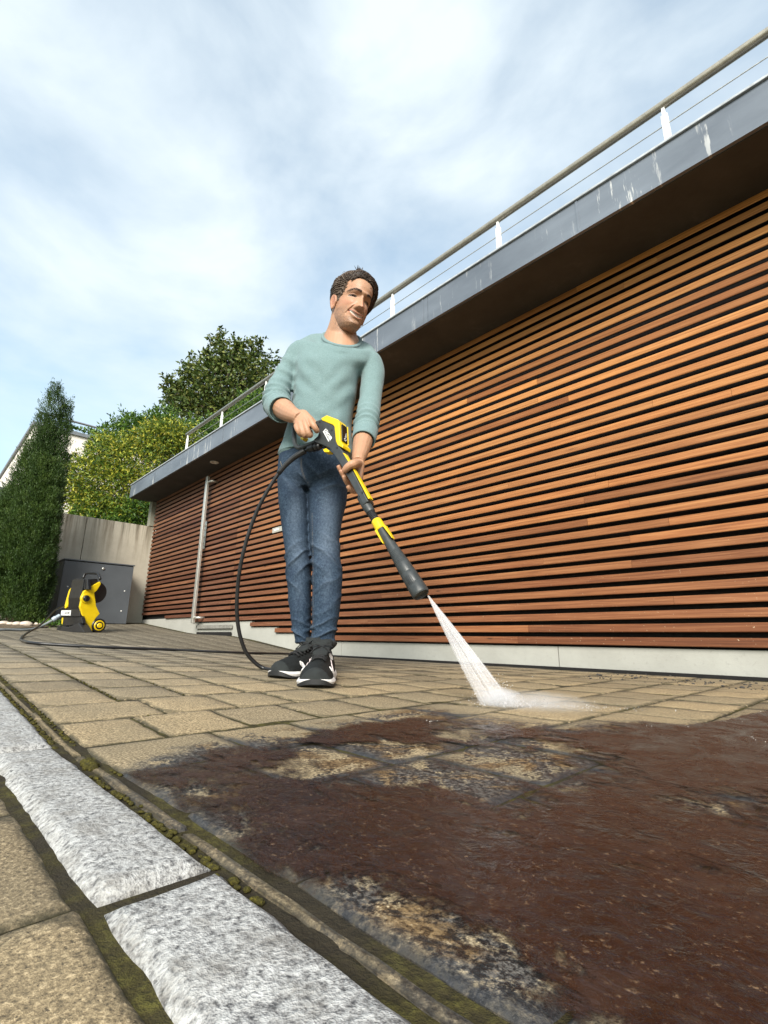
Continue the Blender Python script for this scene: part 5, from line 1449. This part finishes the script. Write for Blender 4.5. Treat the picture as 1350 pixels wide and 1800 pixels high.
# ================================================================== SPRAY LANCE
M_GREY = simple('charcoal_plastic', (.034, .038, .039), .42, 0, .10, 60, .0003, .45, 900)
M_DARKP = simple('black_plastic', (.014, .014, .015), .40, 0, .15, 40)
M_YEL = simple('yellow_plastic', (.66, .46, .004), .35, 0, .05, 20)
M_LETTER = simple('white_print', (.80, .80, .78), .5, 0, .03)
lance = thing('spray_lance', 'charcoal and yellow pressure washer spray lance held by the man', 'spray lance', gA)
def gb(m, name, mat, parent=lance, **k):
    m.V = [tuple(np.array(v) - gA) for v in m.V]; return m.build(name, mat, parent, **k)
body = [(554, 742), (557, 740), (566, 737), (587, 747), (590.5, 750), (593.5, 777), (597, 785), (602, 791), (609.5, 806), (620, 826), (648, 881), (639, 888.5), (597, 813), (585, 795), (580, 788), (567, 782), (556, 778), (551, 774), (559, 767), (562, 759), (560, 750)]
m = MB(); m.prism([GP(x, y) for x, y in body], gn, -.034, .003); gbody = gb(m, 'gun_body', M_GREY, bev=.0035)
yel = [(566, 736.4), (576, 731), (596, 738.6), (598.2, 743.5), (599.5, 776), (605, 783), (604, 788.5), (595.4, 784), (592, 777), (589.4, 751), (586.4, 747.8), (567.5, 740)]
m = MB(); m.prism([GP(x, y) for x, y in yel], gn, -.038, .006); gyel = gb(m, 'yellow_cover', M_YEL, bev=.0025)
m = MB(); e1, e2 = GP(598.6, 745), GP(599.6, 775)
sd4 = lambda t, s, o: e1 + (e2 - e1) * t - gn * s + gp * o
m.add([sd4(t, s, o) for o in (-.004, .0042) for t, s in ((.02, .004), (.98, .004), (.98, .032), (.02, .032))], [(0, 1, 2, 3), (7, 6, 5, 4), (0, 4, 5, 1), (1, 5, 6, 2), (2, 6, 7, 3), (3, 7, 4, 0)])
scr = gb(m, 'display', simple('display_glass', (.012, .009, .006), .12, 0, .1), bev=.001)
m = MB()
for i, (t, h) in enumerate(((.44, .3), (.50, .5), (.56, .7), (.62, .8), (.68, 1.0))):
    m.add([sd4(t + dt, s, .0046) for dt, s in ((0, .026 - .009 * h), (.03, .026 - .009 * h), (.03, .026), (0, .026))], [(0, 1, 2, 3)])
cc = [sd4(.85 + .085 * math.sin(a), .018 + .0060 * math.cos(a), .0046) for a in np.linspace(0, 2 * PI, 20, endpoint=False)]
ci = [sd4(.85 + .055 * math.sin(a), .018 + .0038 * math.cos(a), .0046) for a in np.linspace(0, 2 * PI, 20, endpoint=False)]
m.add(cc + ci, [(k, (k + 1) % 20, 20 + (k + 1) % 20, 20 + k) for k in range(20)])
m.V = [tuple(np.array(v) - gA) for v in m.V]; m.build('display_marks', M_LETTER, scr)
# raised yellow rim round the display
m = MB(); m.add([sd4(t, s, o) for o in (-.004, .0052) for t, s in ((-.03, .033), (1.06, .033), (1.06, .0385), (-.03, .0385))], [(0, 1, 2, 3), (7, 6, 5, 4), (0, 4, 5, 1), (1, 5, 6, 2), (2, 6, 7, 3), (3, 7, 4, 0)])
gb(m, 'display_rim', M_YEL, bev=.001)
strip = [(603, 796), (607.5, 798), (613.5, 809), (627, 832), (652, 876.5), (648.5, 878), (632, 846), (620, 823)]
m = MB(); m.prism([GP(x, y) for x, y in strip], gn, -.014, .0045); gb(m, 'yellow_strip', M_YEL, bev=.0015)
for x, y in ((592.5, 787), (583.2, 756.2), (637, 866), (631, 872.5), (562, 741.5), (526, 783)):
    m = MB(); c = GP(x, y, .0032); m.tube([c, c + gn * .0010], .0036, 12); gb(m, 'screw_hole', M_DARKP, gbody)
def bar(name, pts, r, mat, off=-.014, flat=1.0, n=12):
    m = MB(); m.tube(spline([GP(x, y, off) for x, y in pts], 5), r, n); return gb(m, name, mat, smooth=True)
bar('handle_grip', [(519, 750), (528, 747.5), (545, 746.5), (562, 749)], .0155, M_GREY)
bar('handle_loop', [(520, 746), (517.5, 756), (517.5, 772), (521, 784), (529, 787), (542, 782.5), (558, 776)], .0088, M_GREY)
m = MB(); m.prism([GP(x, y) for x, y in ((526, 760), (533, 764), (534, 768), (530, 772.5), (526.5, 770.5))], gn, -.026, -.004); gb(m, 'trigger', M_YEL, bev=.002)
m = MB(); m.prism([GP(x, y) for x, y in ((565, 789), (571, 786), (577, 791), (576, 793.5), (568, 793.5))], gn, -.030, -.006); gb(m, 'safety_catch', M_YEL, bev=.002)
cn = bar('hose_connector', [(563, 784), (552, 786.5), (543, 789.5)], .0125, M_DARKP)
for x, y in ((557, 785.5), (551, 787)):
    m = MB(); c = GP(x, y, -.014); dd = GP(x - 2, y + .7, -.014) - c; dd /= np.linalg.norm(dd); m.tube([c - dd * .004, c + dd * .004], .0152, 14); gb(m, 'connector_ring', M_DARKP, cn, smooth='auto')
# lathe-turned parts along the axis; (x, y, half width px)
def turned(name, rows, mat, parent=lance, off=-.015, n=28, smooth='auto'):
    m = MB(); P = []; R = []
    for x, y, h in rows:
        p = GP(x, y, off); P.append(p); R.append(h * gm(p))
    ax_ = (P[-1] - P[0]) / np.linalg.norm(P[-1] - P[0]); u = np.cross(ax_, [0, 0, 1.0]); u /= np.linalg.norm(u); w = np.cross(ax_, u)
    base = P[0]; m.rings([ringe(base + ax_ * (p - base).dot(ax_), u * r, w * r, n) for p, r in zip(P, R)]); return gb(m, name, mat, parent, smooth=smooth)
AXL = lambda s: (624 + 117 * s, 855 + 191 * s)
def rows(*q): return [(*AXL(s), h) for s, h in q]
turned('end_cap', rows((.10, 8.4), (.14, 8.9), (.20, 8.9), (.215, 8.3), (.235, 8.4), (.24, 7.6)), M_GREY)
cp = []
for k in range(8): cp += [(.235 + .0115 * k, 6.6), (.239 + .0115 * k, 7.4), (.2435 + .0115 * k, 7.4), (.2455 + .0115 * k, 6.6)]
turned('ribbed_coupling', rows(*cp), M_DARKP)
turned('yellow_collar', rows((.315, 8.2), (.32, 9.2), (.345, 9.8), (.395, 9.7), (.40, 8.6)), M_YEL)
turned('nozzle_neck', rows((.33, 7.6), (.40, 8.3), (.48, 8.8), (.55, 9.7), (.60, 10.5)), M_GREY)
nz = [(.60, 10.5)]
for k in range(9): nz += [(.605 + .0125 * k, 10.7 + .25 * k), (.611 + .0125 * k, 11.0 + .25 * k), (.6135 + .0125 * k, 10.6 + .25 * k)]
nz += [(.725, 13.2), (.80, 14.2), (.803, 14.0), (.806, 14.3), (.90, 15.4), (.903, 15.1), (.906, 15.5), (.975, 16.0), (.985, 16.0), (.995, 15.4), (1.0, 14.2), (.985, 11.5)]
noz = turned('nozzle', rows(*nz), M_GREY)
# collar prongs
for side in (-1, 1):
    m = MB(); pr = []
    for s, a in ((.38, .75), (.50, .95), (.50, 1.12), (.38, 1.25)):
        x, y = AXL(s); h = 9.9 * a * side; pr.append(GP(x + h * .853, y - h * .522, -.006))
    pr2 = [(0.38, .62), (.385, 1.02), (.50, 1.02), (.505, .90)]
    pr = []
    for s, a in pr2:
        x, y = AXL(s); h = 9.9 * a * side; pr.append(GP(x + h * .853, y - h * .522, -.005))
    m.prism(pr, gn, -.010, .006); gb(m, 'collar_prong', M_YEL, bev=.001)
# raised plate with embossed lines on the nozzle
m = MB()
for k in range(4):
    s0, s1 = .84, .915
    V = []
    for o in (0, .0006):
        for s, q in ((s0, -.45 + .2 * k), (s1, -.45 + .2 * k), (s1, -.36 + .2 * k), (s0, -.36 + .2 * k)):
            x, y = AXL(s); p = GP(x, y, -.015); r = (14.6 + (s - .84) * 12) * gm(p); a = math.asin(q + .2) ; p = p + gp * r * math.sin(a) + gn * (r * math.cos(a) * 1.0 + o); V.append(p)
    m.add(V, [(0, 1, 2, 3), (7, 6, 5, 4), (0, 4, 5, 1), (1, 5, 6, 2), (2, 6, 7, 3), (3, 7, 4, 0)])
m.V = [tuple(np.array(v) - gA) for v in m.V]; m.build('embossed_marks', M_DARKP, noz)
def text_mesh(s, size, bold=.0):
    cu = bpy.data.curves.new('t', 'FONT'); cu.body = s; cu.size = size; cu.align_x = 'LEFT'; cu.align_y = 'BOTTOM'; cu.extrude = size * .03; cu.offset = bold * size
    o = bpy.data.objects.new('t', cu); COL.objects.link(o); dg = bpy.context.evaluated_depsgraph_get(); dg.update()
    me = bpy.data.meshes.new_from_object(o.evaluated_get(dg), depsgraph=dg); bpy.data.objects.remove(o); return me
def lettering(s, p0, p1, upd, nrm, mat, parent, org, bold=.03, h=1.0):
    me = text_mesh(s, 1.0, bold); v = getv(me); x0, x1 = v[:, 0].min(), v[:, 0].max(); y0, y1 = v[:, 1].min(), v[:, 1].max()
    ex = p1 - p0; ln = np.linalg.norm(ex); ex = ex / ln; ey = upd - ex * upd.dot(ex); ey /= np.linalg.norm(ey)
    sc = ln / (x1 - x0)
    w = p0 + np.outer((v[:, 0] - x0) * sc, ex) + np.outer((v[:, 1] - y0) * sc * h, ey) + np.outer(v[:, 2] * sc * .4 + .0004, nrm)
    setv(me, w - org); return link('lettering', me, mat, parent)
t0, t1 = GP(569.2, 757.2, .003), GP(580.4, 774.8, .003)
lettering('KÄRCHER', t0, t1, GP(575, 752, .003) - GP(570, 757, .003), gn, M_LETTER, gbody, gA, .035, 1.18)
m = MB(); q = [GP(x, y, .0034) for x, y in ((567.6, 758.4), (569.0, 757.6), (578.9, 775.4), (577.5, 776.2))]; m.prism(q, gn, 0, .0004); m.V = [tuple(np.array(v) - gA) for v in m.V]; m.build('underline', M_LETTER, gbody)

# ================================================================== HOSES
M_HOSE = simple('black_hose', (.012, .012, .013), .38, 0, .15, 30)
M_GHOSE = simple('grey_hose', (.17, .185, .19), .5, 0, .1, 30)
def dist_of(p): return float(np.asarray(p).dot(FW))
gtd = dist_of(on_ground(462, 1174, .008))
hp = [GP(546, 788.5, -.014), GP(536, 792.5, -.014)]
air = [(524, 799.5), (510, 810), (493, 828), (470, 863), (449, 905), (432, 955), (421, 1005), (416.5, 1055), (418, 1095), (425, 1128), (437, 1153)]
d0 = dist_of(hp[-1])
for i, (x, y) in enumerate(air):
    t = (i + 1) / (len(air) + 1.0); hp.append(at_d(x, y, d0 + (gtd - d0) * t ** 1.5))
gr_ = [on_ground(x, y, .008) for x, y in ((462, 1174), (490, 1176), (520, 1171))]
gr_ += [on_ground(548, 1160, .008), on_ground(540, 1152, .008), on_ground(510, 1149.5, .008)]
gr_ += [on_ground(x, y, .007) for x, y in ((420, 1147.3), (300, 1142), (180, 1137.5), (100, 1133.2), (58, 1130))]
wd_ = 4.95
gr_ += [on_ground(42, 1127, .007)]
db = dist_of(gr_[-1])
hp += gr_
for i, (x, y) in enumerate(((36.5, 1123), (46, 1114), (68, 1101), (84, 1086), (98, 1071.5), (113, 1066.5))): hp.append(at_d(x, y, db + (wd_ - db) * (i + 1) / 6))
m = MB(); cpts = spline(hp, 8); m.tube(cpts, .0068, 10); hz_ = m.build('high_pressure_hose', M_HOSE, None, True)
tag(hz_, 'thin black high pressure hose looping from the lance to the yellow washer', 'hose')
m = MB(); m.tube(spline(hp[1:6], 6)[:20], np.linspace(.0112, .0086, 20), 12); sl = m.build('bend_sleeve', M_DARKP, hz_, True)
gh = [at_d(100, 1085, 4.98), at_d(90, 1091.5, 4.95), at_d(76, 1099, 4.9), at_d(60, 1105.5, 4.8)] + [at_d(x, y, d) for x, y, d in ((42, 1110, 4.7), (20, 1112.5, 4.6), (0, 1113.5, 4.5), (-30, 1113, 4.4))]
for p in gh[4:]: p[2] = max(p[2], float(gz(p[0], p[1])) + .012)
m = MB(); m.tube(spline(gh, 6), .0125, 10); g_ = m.build('garden_hose', M_GHOSE, None, True); tag(g_, 'grey garden hose running from the washer to the left picture edge', 'hose')
m = MB(); d_ = (gh[1] - gh[0]) / np.linalg.norm(gh[1] - gh[0]); m.tube([gh[0] - d_ * .03, gh[0] + d_ * .01, gh[0] + d_ * .011, gh[0] + d_ * .045], [.018, .020, .026, .022], 14); m.build('coupling', simple('hose_coupling', (.32, .37, .42), .4), g_, 'auto')
gh2 = [at_d(-30, 1107, 4.9), at_d(10, 1106.5, 4.9), at_d(35, 1105.5, 4.9), at_d(52, 1104.5, 4.95)]
for p in gh2: p[2] = max(p[2], float(gz(p[0], p[1])) + .008)

# ================================================================== PRESSURE WASHER
wy = math.radians(33)
nS = RT * math.cos(wy) - FW * math.sin(wy)      # outward normal of the side we see
nF = -RT * math.sin(wy) - FW * math.cos(wy)     # outward normal of its front
wO = on_ground(150, 1112.5)
while abs(dist_of(wO) - wd_) > .02 and False: pass
wO = at_d(150, 1112, wd_); wO[2] = float(gz(wO[0], wO[1]))
wash_ = thing('pressure_washer', 'yellow and black upright pressure washer with wheels and hose reel', 'pressure washer', wO)
cam0 = np.array([0, 0, CAMH])
def WS(x, y, off=0.0):
    w = ray(x, y); return cam0 + w * ((wO + nS * off - cam0).dot(nS) / w.dot(nS))
fO = wO + nF * .060
def WFr(x, y, off=0.0):
    w = ray(x, y); return cam0 + w * ((fO + nF * off - cam0).dot(nF) / w.dot(nF))
def wb(m, name, mat, parent=wash_, **k):
    m.V = [tuple(np.array(v) - wO) for v in m.V]; return m.build(name, mat, parent, **k)
M_WBLK = simple('washer_black', (.008, .008, .009), .38, 0, .1, 20)
M_WGRY = simple('washer_dark_grey', (.017, .017, .019), .45, 0, .1, 20)
side = [(176.7, 1022), (177.8, 1026.7), (171, 1037.8), (166, 1042), (168.3, 1056.7), (169.4, 1065.6), (176, 1079), (169.4, 1085.6), (164.4, 1094.4), (162.2, 1111), (152.2, 1112), (142.8, 1089), (144.4, 1085.6), (143.3, 1075.6), (140.6, 1066.7), (142.8, 1056.7), (142.8, 1050), (147.8, 1039), (160, 1031)]
m = MB(); m.prism([WS(x, y) for x, y in side], nS, -.030, .0); sp_ = wb(m, 'side_panel', M_YEL, bev=.006)
core = [(174.5, 1017), (175.5, 1024), (171, 1040), (168, 1060), (173, 1080), (166, 1090), (162, 1109), (150, 1110.5), (143.5, 1088), (144, 1072), (143.5, 1050), (149, 1028), (150, 1018)]
m = MB(); m.prism([WS(x, y) for x, y in core], nS, -.268, -.032); wb(m, 'housing', M_WBLK, bev=.004)
col_ = [(127, 1037.5), (147, 1037.5), (143, 1071), (117, 1071)]
m = MB(); m.prism([WFr(x, y) for x, y in col_], nF, -.030, -.010); wb(m, 'front_column', M_WGRY, bev=.006)
m = MB(); m.prism([WFr(x, y) for x, y in ((128, 1019), (133.5, 1016.8), (154, 1017.5), (155.5, 1036), (146, 1038.5), (128, 1036.5))], nF, -.030, .004); tb = wb(m, 'top_unit', M_WBLK, bev=.005)
for x in (137, 143, 149):
    m = MB(); m.prism([WFr(a, b) for a, b in ((x, 1019), (x + 2.6, 1019), (x + 1.8, 1036), (x - .8, 1036))], nF, .002, .010); wb(m, 'top_rib', M_WBLK, tb, bev=.002)
m = MB(); m.prism([WFr(x, y) for x, y in ((128.4, 1024.2), (136.5, 1024.5), (135.5, 1036), (127.8, 1034.5))], nF, -.030, .016); wb(m, 'front_latch', M_WGRY, tb, bev=.003)
m = MB(); m.prism([WFr(x, y) for x, y in ((126.6, 1030.5), (128.2, 1037), (118.2, 1067), (115, 1069.8), (112.8, 1068), (116.6, 1053), (121, 1038))], nF, -.030, .002); wb(m, 'front_strip', M_YEL, bev=.004)
m = MB(); m.prism([WFr(x, y) for x, y in ((110, 1073), (114, 1070.6), (142.5, 1071), (143.5, 1084), (110, 1084))], nF, -.030, .018); sh = wb(m, 'connection_block', M_WBLK, bev=.004)
m = MB(); m.prism([WFr(x, y) for x, y in ((112, 1084.3), (143.5, 1084.3), (146, 1096), (139, 1098), (110, 1101))], nF, -.030, .004); wb(m, 'lower_front', M_WBLK, bev=.004)
m = MB(); m.prism([WFr(x, y) for x, y in ((105.2, 1101.5), (109.5, 1100.2), (124, 1102), (142.5, 1095), (152.5, 1111.8), (101.5, 1112.4))], nF, -.060, .022); wb(m, 'base', M_WGRY, bev=.005)
m = MB(); m.prism([WFr(x, y) for x, y in ((107.5, 1086), (111.8, 1084.5), (110.2, 1098), (107, 1096.5))], nF, -.030, -.004); wb(m, 'lower_strip', M_YEL, bev=.003)
m = MB(); m.prism([WFr(x, y) for x, y in ((111.6, 1073.4), (128.4, 1073), (127.6, 1082), (110.8, 1081.6))], nF, .0185, .0205); lb = wb(m, 'label_plate', M_LETTER, sh)
lettering('KÄRCHER', WFr(112.9, 1079.2, .0208), WFr(122.0, 1078.9, .0208), np.array([0, 0, 1.0]), nF, M_WBLK, lb, wO, .02)
# dial, wheel, reel, handle
def disc(name, px_, plane, r, t0, t1, mat, parent=wash_, nrm=nS, n=24, bev=.002):
    m = MB(); c = plane(*px_); u = np.cross(nrm, [0, 0, 1.0]); u /= np.linalg.norm(u); w = np.array([0, 0, 1.0])
    m.rings([ringe(c + nrm * a, u * q, w * q, n) for a, q in ((t0, r), (t1 - .004, r), (t1, r - .004))]); return wb(m, name, mat, parent, smooth='auto')
dr_ = disc('dial_ring', (150.6, 1052), WS, .046, -.01, .010, M_YEL, sp_)
dk = disc('dial', (150.6, 1052), WS, .031, .008, .026, M_WBLK, sp_)
m = MB(); c = WS(150.6, 1052, .027); u = np.cross(nS, [0, 0, 1.0]); u /= np.linalg.norm(u); m.prism([c + u * a + np.array([0, 0, b]) for a, b in ((-.006, -.024), (.006, -.024), (.006, .024), (-.006, .024))], nS, -.002, .007); wb(m, 'dial_grip', M_WGRY, dk, bev=.002)
for nm, off in (('wheel', .012), ('wheel', -.312)):
    wc = WS(173.2, 1099.6); rr = wc[2] - float(gz(wc[0], wc[1])); rr = max(.05, min(.085, rr))
    pf_ = lambda x, y, o=off: WS(x, y) + nS * o
    w_1 = disc(nm, (173.2, 1099.6), pf_, rr, -.045, .0, M_WBLK)
    disc('wheel_hub', (173.2, 1099.6), pf_, rr * .74, -.01, .006, M_YEL, w_1); disc('hub_cap', (173.2, 1099.6), pf_, rr * .36, .0, .016, M_YEL, w_1)
    disc('hub_recess', (173.2, 1099.6), pf_, rr * .60, .0, .0075, M_WBLK, w_1)
rl = disc('hose_reel', (173.5, 1041), WS, .108, -.23, -.205, M_WBLK, n=36); disc('reel_flange', (173.5, 1041), WS, .108, -.075, -.05, M_WBLK, rl, n=36); disc('reel_drum', (173.5, 1041), WS, .086, -.205, -.075, M_HOSE, rl, n=30)
m = MB(); a_ = -.05; b_ = -.25
hpz = [WFr(146, 1016.5, -.10), WFr(149, 1009.5, -.11), WFr(153, 1007.5, -.115), WFr(168, 1007.8, -.115), WFr(172.5, 1009.5, -.11), WFr(176, 1018, -.10)]
m.tube(spline(hpz, 4), .0135, 10); wb(m, 'carry_handle', M_WBLK, smooth=True)

# ================================================================== WATER JET
jN, jI = GP(748.5, 1046, -.018), on_ground(874, 1241)
jN = at_d(752.5, 1047, dist_of(GP(745, 1047, -.015)))
ja = (jI - jN); jl = np.linalg.norm(ja); ja = ja / jl
ju = np.cross(ja, vd); ju /= np.linalg.norm(ju)
if ju.dot(RM[:, 0]) < 0: ju = -ju
jv = np.cross(ja, ju)
jw = 26 * gm(jI)
t = NT('water_spray'); t.n.remove(t.b)
out = t.n['Material Output']
df = t.new('ShaderNodeBsdfDiffuse'); df.inputs['Color'].default_value = (.93, .92, .93, 1)
tl_ = t.new('ShaderNodeBsdfTranslucent'); tl_.inputs['Color'].default_value = (.93, .93, .95, 1)
tp = t.new('ShaderNodeBsdfTransparent'); m1 = t.new('ShaderNodeMixShader'); m1.inputs[0].default_value = .5; m2 = t.new('ShaderNodeMixShader')
t.link(df.outputs[0], m1.inputs[1]); t.link(tl_.outputs[0], m1.inputs[2]); t.link(tp.outputs[0], m2.inputs[1]); t.link(m1.outputs[0], m2.inputs[2])
t.link(t.attr('veil'), m2.inputs[0]); t.link(m2.outputs[0], out.inputs['Surface']); M_SPRAY = t.m
m = MB(); veil = []
def addv(n): veil.extend([n] * (len(m.V) - len(veil)))
for i in range(620):
    a = RNG.uniform(0, 2 * PI); q = RNG.uniform(0, 1) ** .55
    if RNG.uniform() < .35: q = RNG.uniform(.82, 1.0)
    s0 = RNG.uniform(0, .35) if RNG.uniform() < .5 else RNG.uniform(0, .85); s1 = min(1.0, s0 + RNG.uniform(.25, .7))
    P = []; R = []
    for k in range(5):
        s = s0 + (s1 - s0) * k / 4; w = jw * (s ** .92) + .0022
        P.append(jN + ja * jl * s + ju * w * q * math.cos(a) + jv * w * .55 * q * math.sin(a)); R.append((.0003 + .0006 * s) * (math.sin(PI * (k + .35) / 4.7)))
    m.tube(P, [max(.00012, r) for r in R], 4, False); addv(RNG.uniform(.03, .17))
for i in range(900):     # loose drops round the jet and thrown off the paving
    s = RNG.uniform(.25, 1) ** .6; a = RNG.uniform(0, 2 * PI); q = abs(RNG.normal(1.0, .16)); w = jw * s
    p = jN + ja * jl * s + ju * w * q * math.cos(a) + jv * w * .6 * q * math.sin(a); r = abs(RNG.normal(0, .0003)) + .0002
    m.sphere(p, r, 5, 4); addv(.5)
for i in range(2600):
    a = RNG.uniform(0, 2 * PI); rr = abs(RNG.normal(0, 1)) * .045; p = jI + ju * (rr * math.cos(a) + .012) + FW * rr * math.sin(a) * .6
    if RNG.uniform() < .6: p = jI + ju * RNG.exponential(.075) + RT * RNG.normal(0, .01) + FW * RNG.normal(-.005, .02)
    h = RNG.exponential(.012) * math.exp(-np.linalg.norm((p - jI)[:2]) / .12); r = abs(RNG.normal(0, .0004)) + .0003
    p[2] = float(gz(p[0], p[1])) + .002 + h; m.sphere(p, r, 5, 4); addv(RNG.uniform(.2, .6))
me = m.mesh('water_spray'); setf(me, 'veil', veil); tag(link('water_spray', me, M_SPRAY, None, True), kind='stuff')
# fine mist: small closed volumes
def mist(name, V, F, dens, cen, rad):
    t = NT('mist_' + name); t.n.remove(t.b); out = t.n['Material Output']
    pv = t.new('ShaderNodeVolumePrincipled'); pv.inputs['Color'].default_value = (.97, .97, .98, 1); pv.inputs['Anisotropy'].default_value = .2
    o = t.objc(); n = t.noise(t.mapv(o, (28, 28, 28)), 1.0, 3, .6)
    g = t.new('ShaderNodeTexGradient'); g.gradient_type = 'SPHERICAL'; t.link(t.mapv(o, tuple(1 / r for r in rad)), g.inputs['Vector'])
    t.link(t.math('MULTIPLY', t.math('MULTIPLY', g.outputs['Fac'], t.fr(n, .3, .65, .35, 1.2)), dens), pv.inputs['Density'])
    t.link(pv.outputs[0], out.inputs['Volume']); me = mesh(name, V, F)
    o_ = link(name, me, t.m); o_.location = cen; tag(o_, kind='stuff'); return o_
def ell(rad):
    bm = bmesh.new(); bmesh.ops.create_icosphere(bm, subdivisions=3, radius=1)
    V = [np.array(v.co) * rad for v in bm.verts]; F = [[v.index for v in f.verts] for f in bm.faces]; bm.free(); return V, F
c = jI + ju * .010 + np.array([0, 0, .012]); r_e = np.array([.050, .050, .024]); mist('spray_mist', *ell(r_e), 85, c, r_e)
c = jI + RT * .085 + np.array([0, 0, .008]); r_e = np.array([.15, .13, .026]); mist('spray_mist', *ell(r_e), 15, c, r_e)
SC.cycles.volume_bounces = 3
# jet core as a slim veil shell
R = []
m = MB(); veil = []
for k in range(40):
    s = k / 39; w = (jw * s ** .92 + .002) * .92
    ring = [jN + ja * jl * s + ju * w * math.cos(a) + jv * w * .5 * math.sin(a) for a in np.linspace(0, 2 * PI, 48, endpoint=False)]
    R.append(ring)
m.rings(R, False)
st_ = np.array([[.07 + .17 * np.clip(vnoise(np.array([[math.cos(a) * 6, math.sin(a) * 6, k * .05]]), 3)[0] + .15, 0, 1) + .22 * (1 - k / 39) ** 2 for a in np.linspace(0, 2 * PI, 48, endpoint=False)] for k in range(40)]).ravel()
me = m.mesh('water_jet'); setf(me, 'veil', st_); tag(link('water_jet', me, M_SPRAY, None, True), kind='stuff')
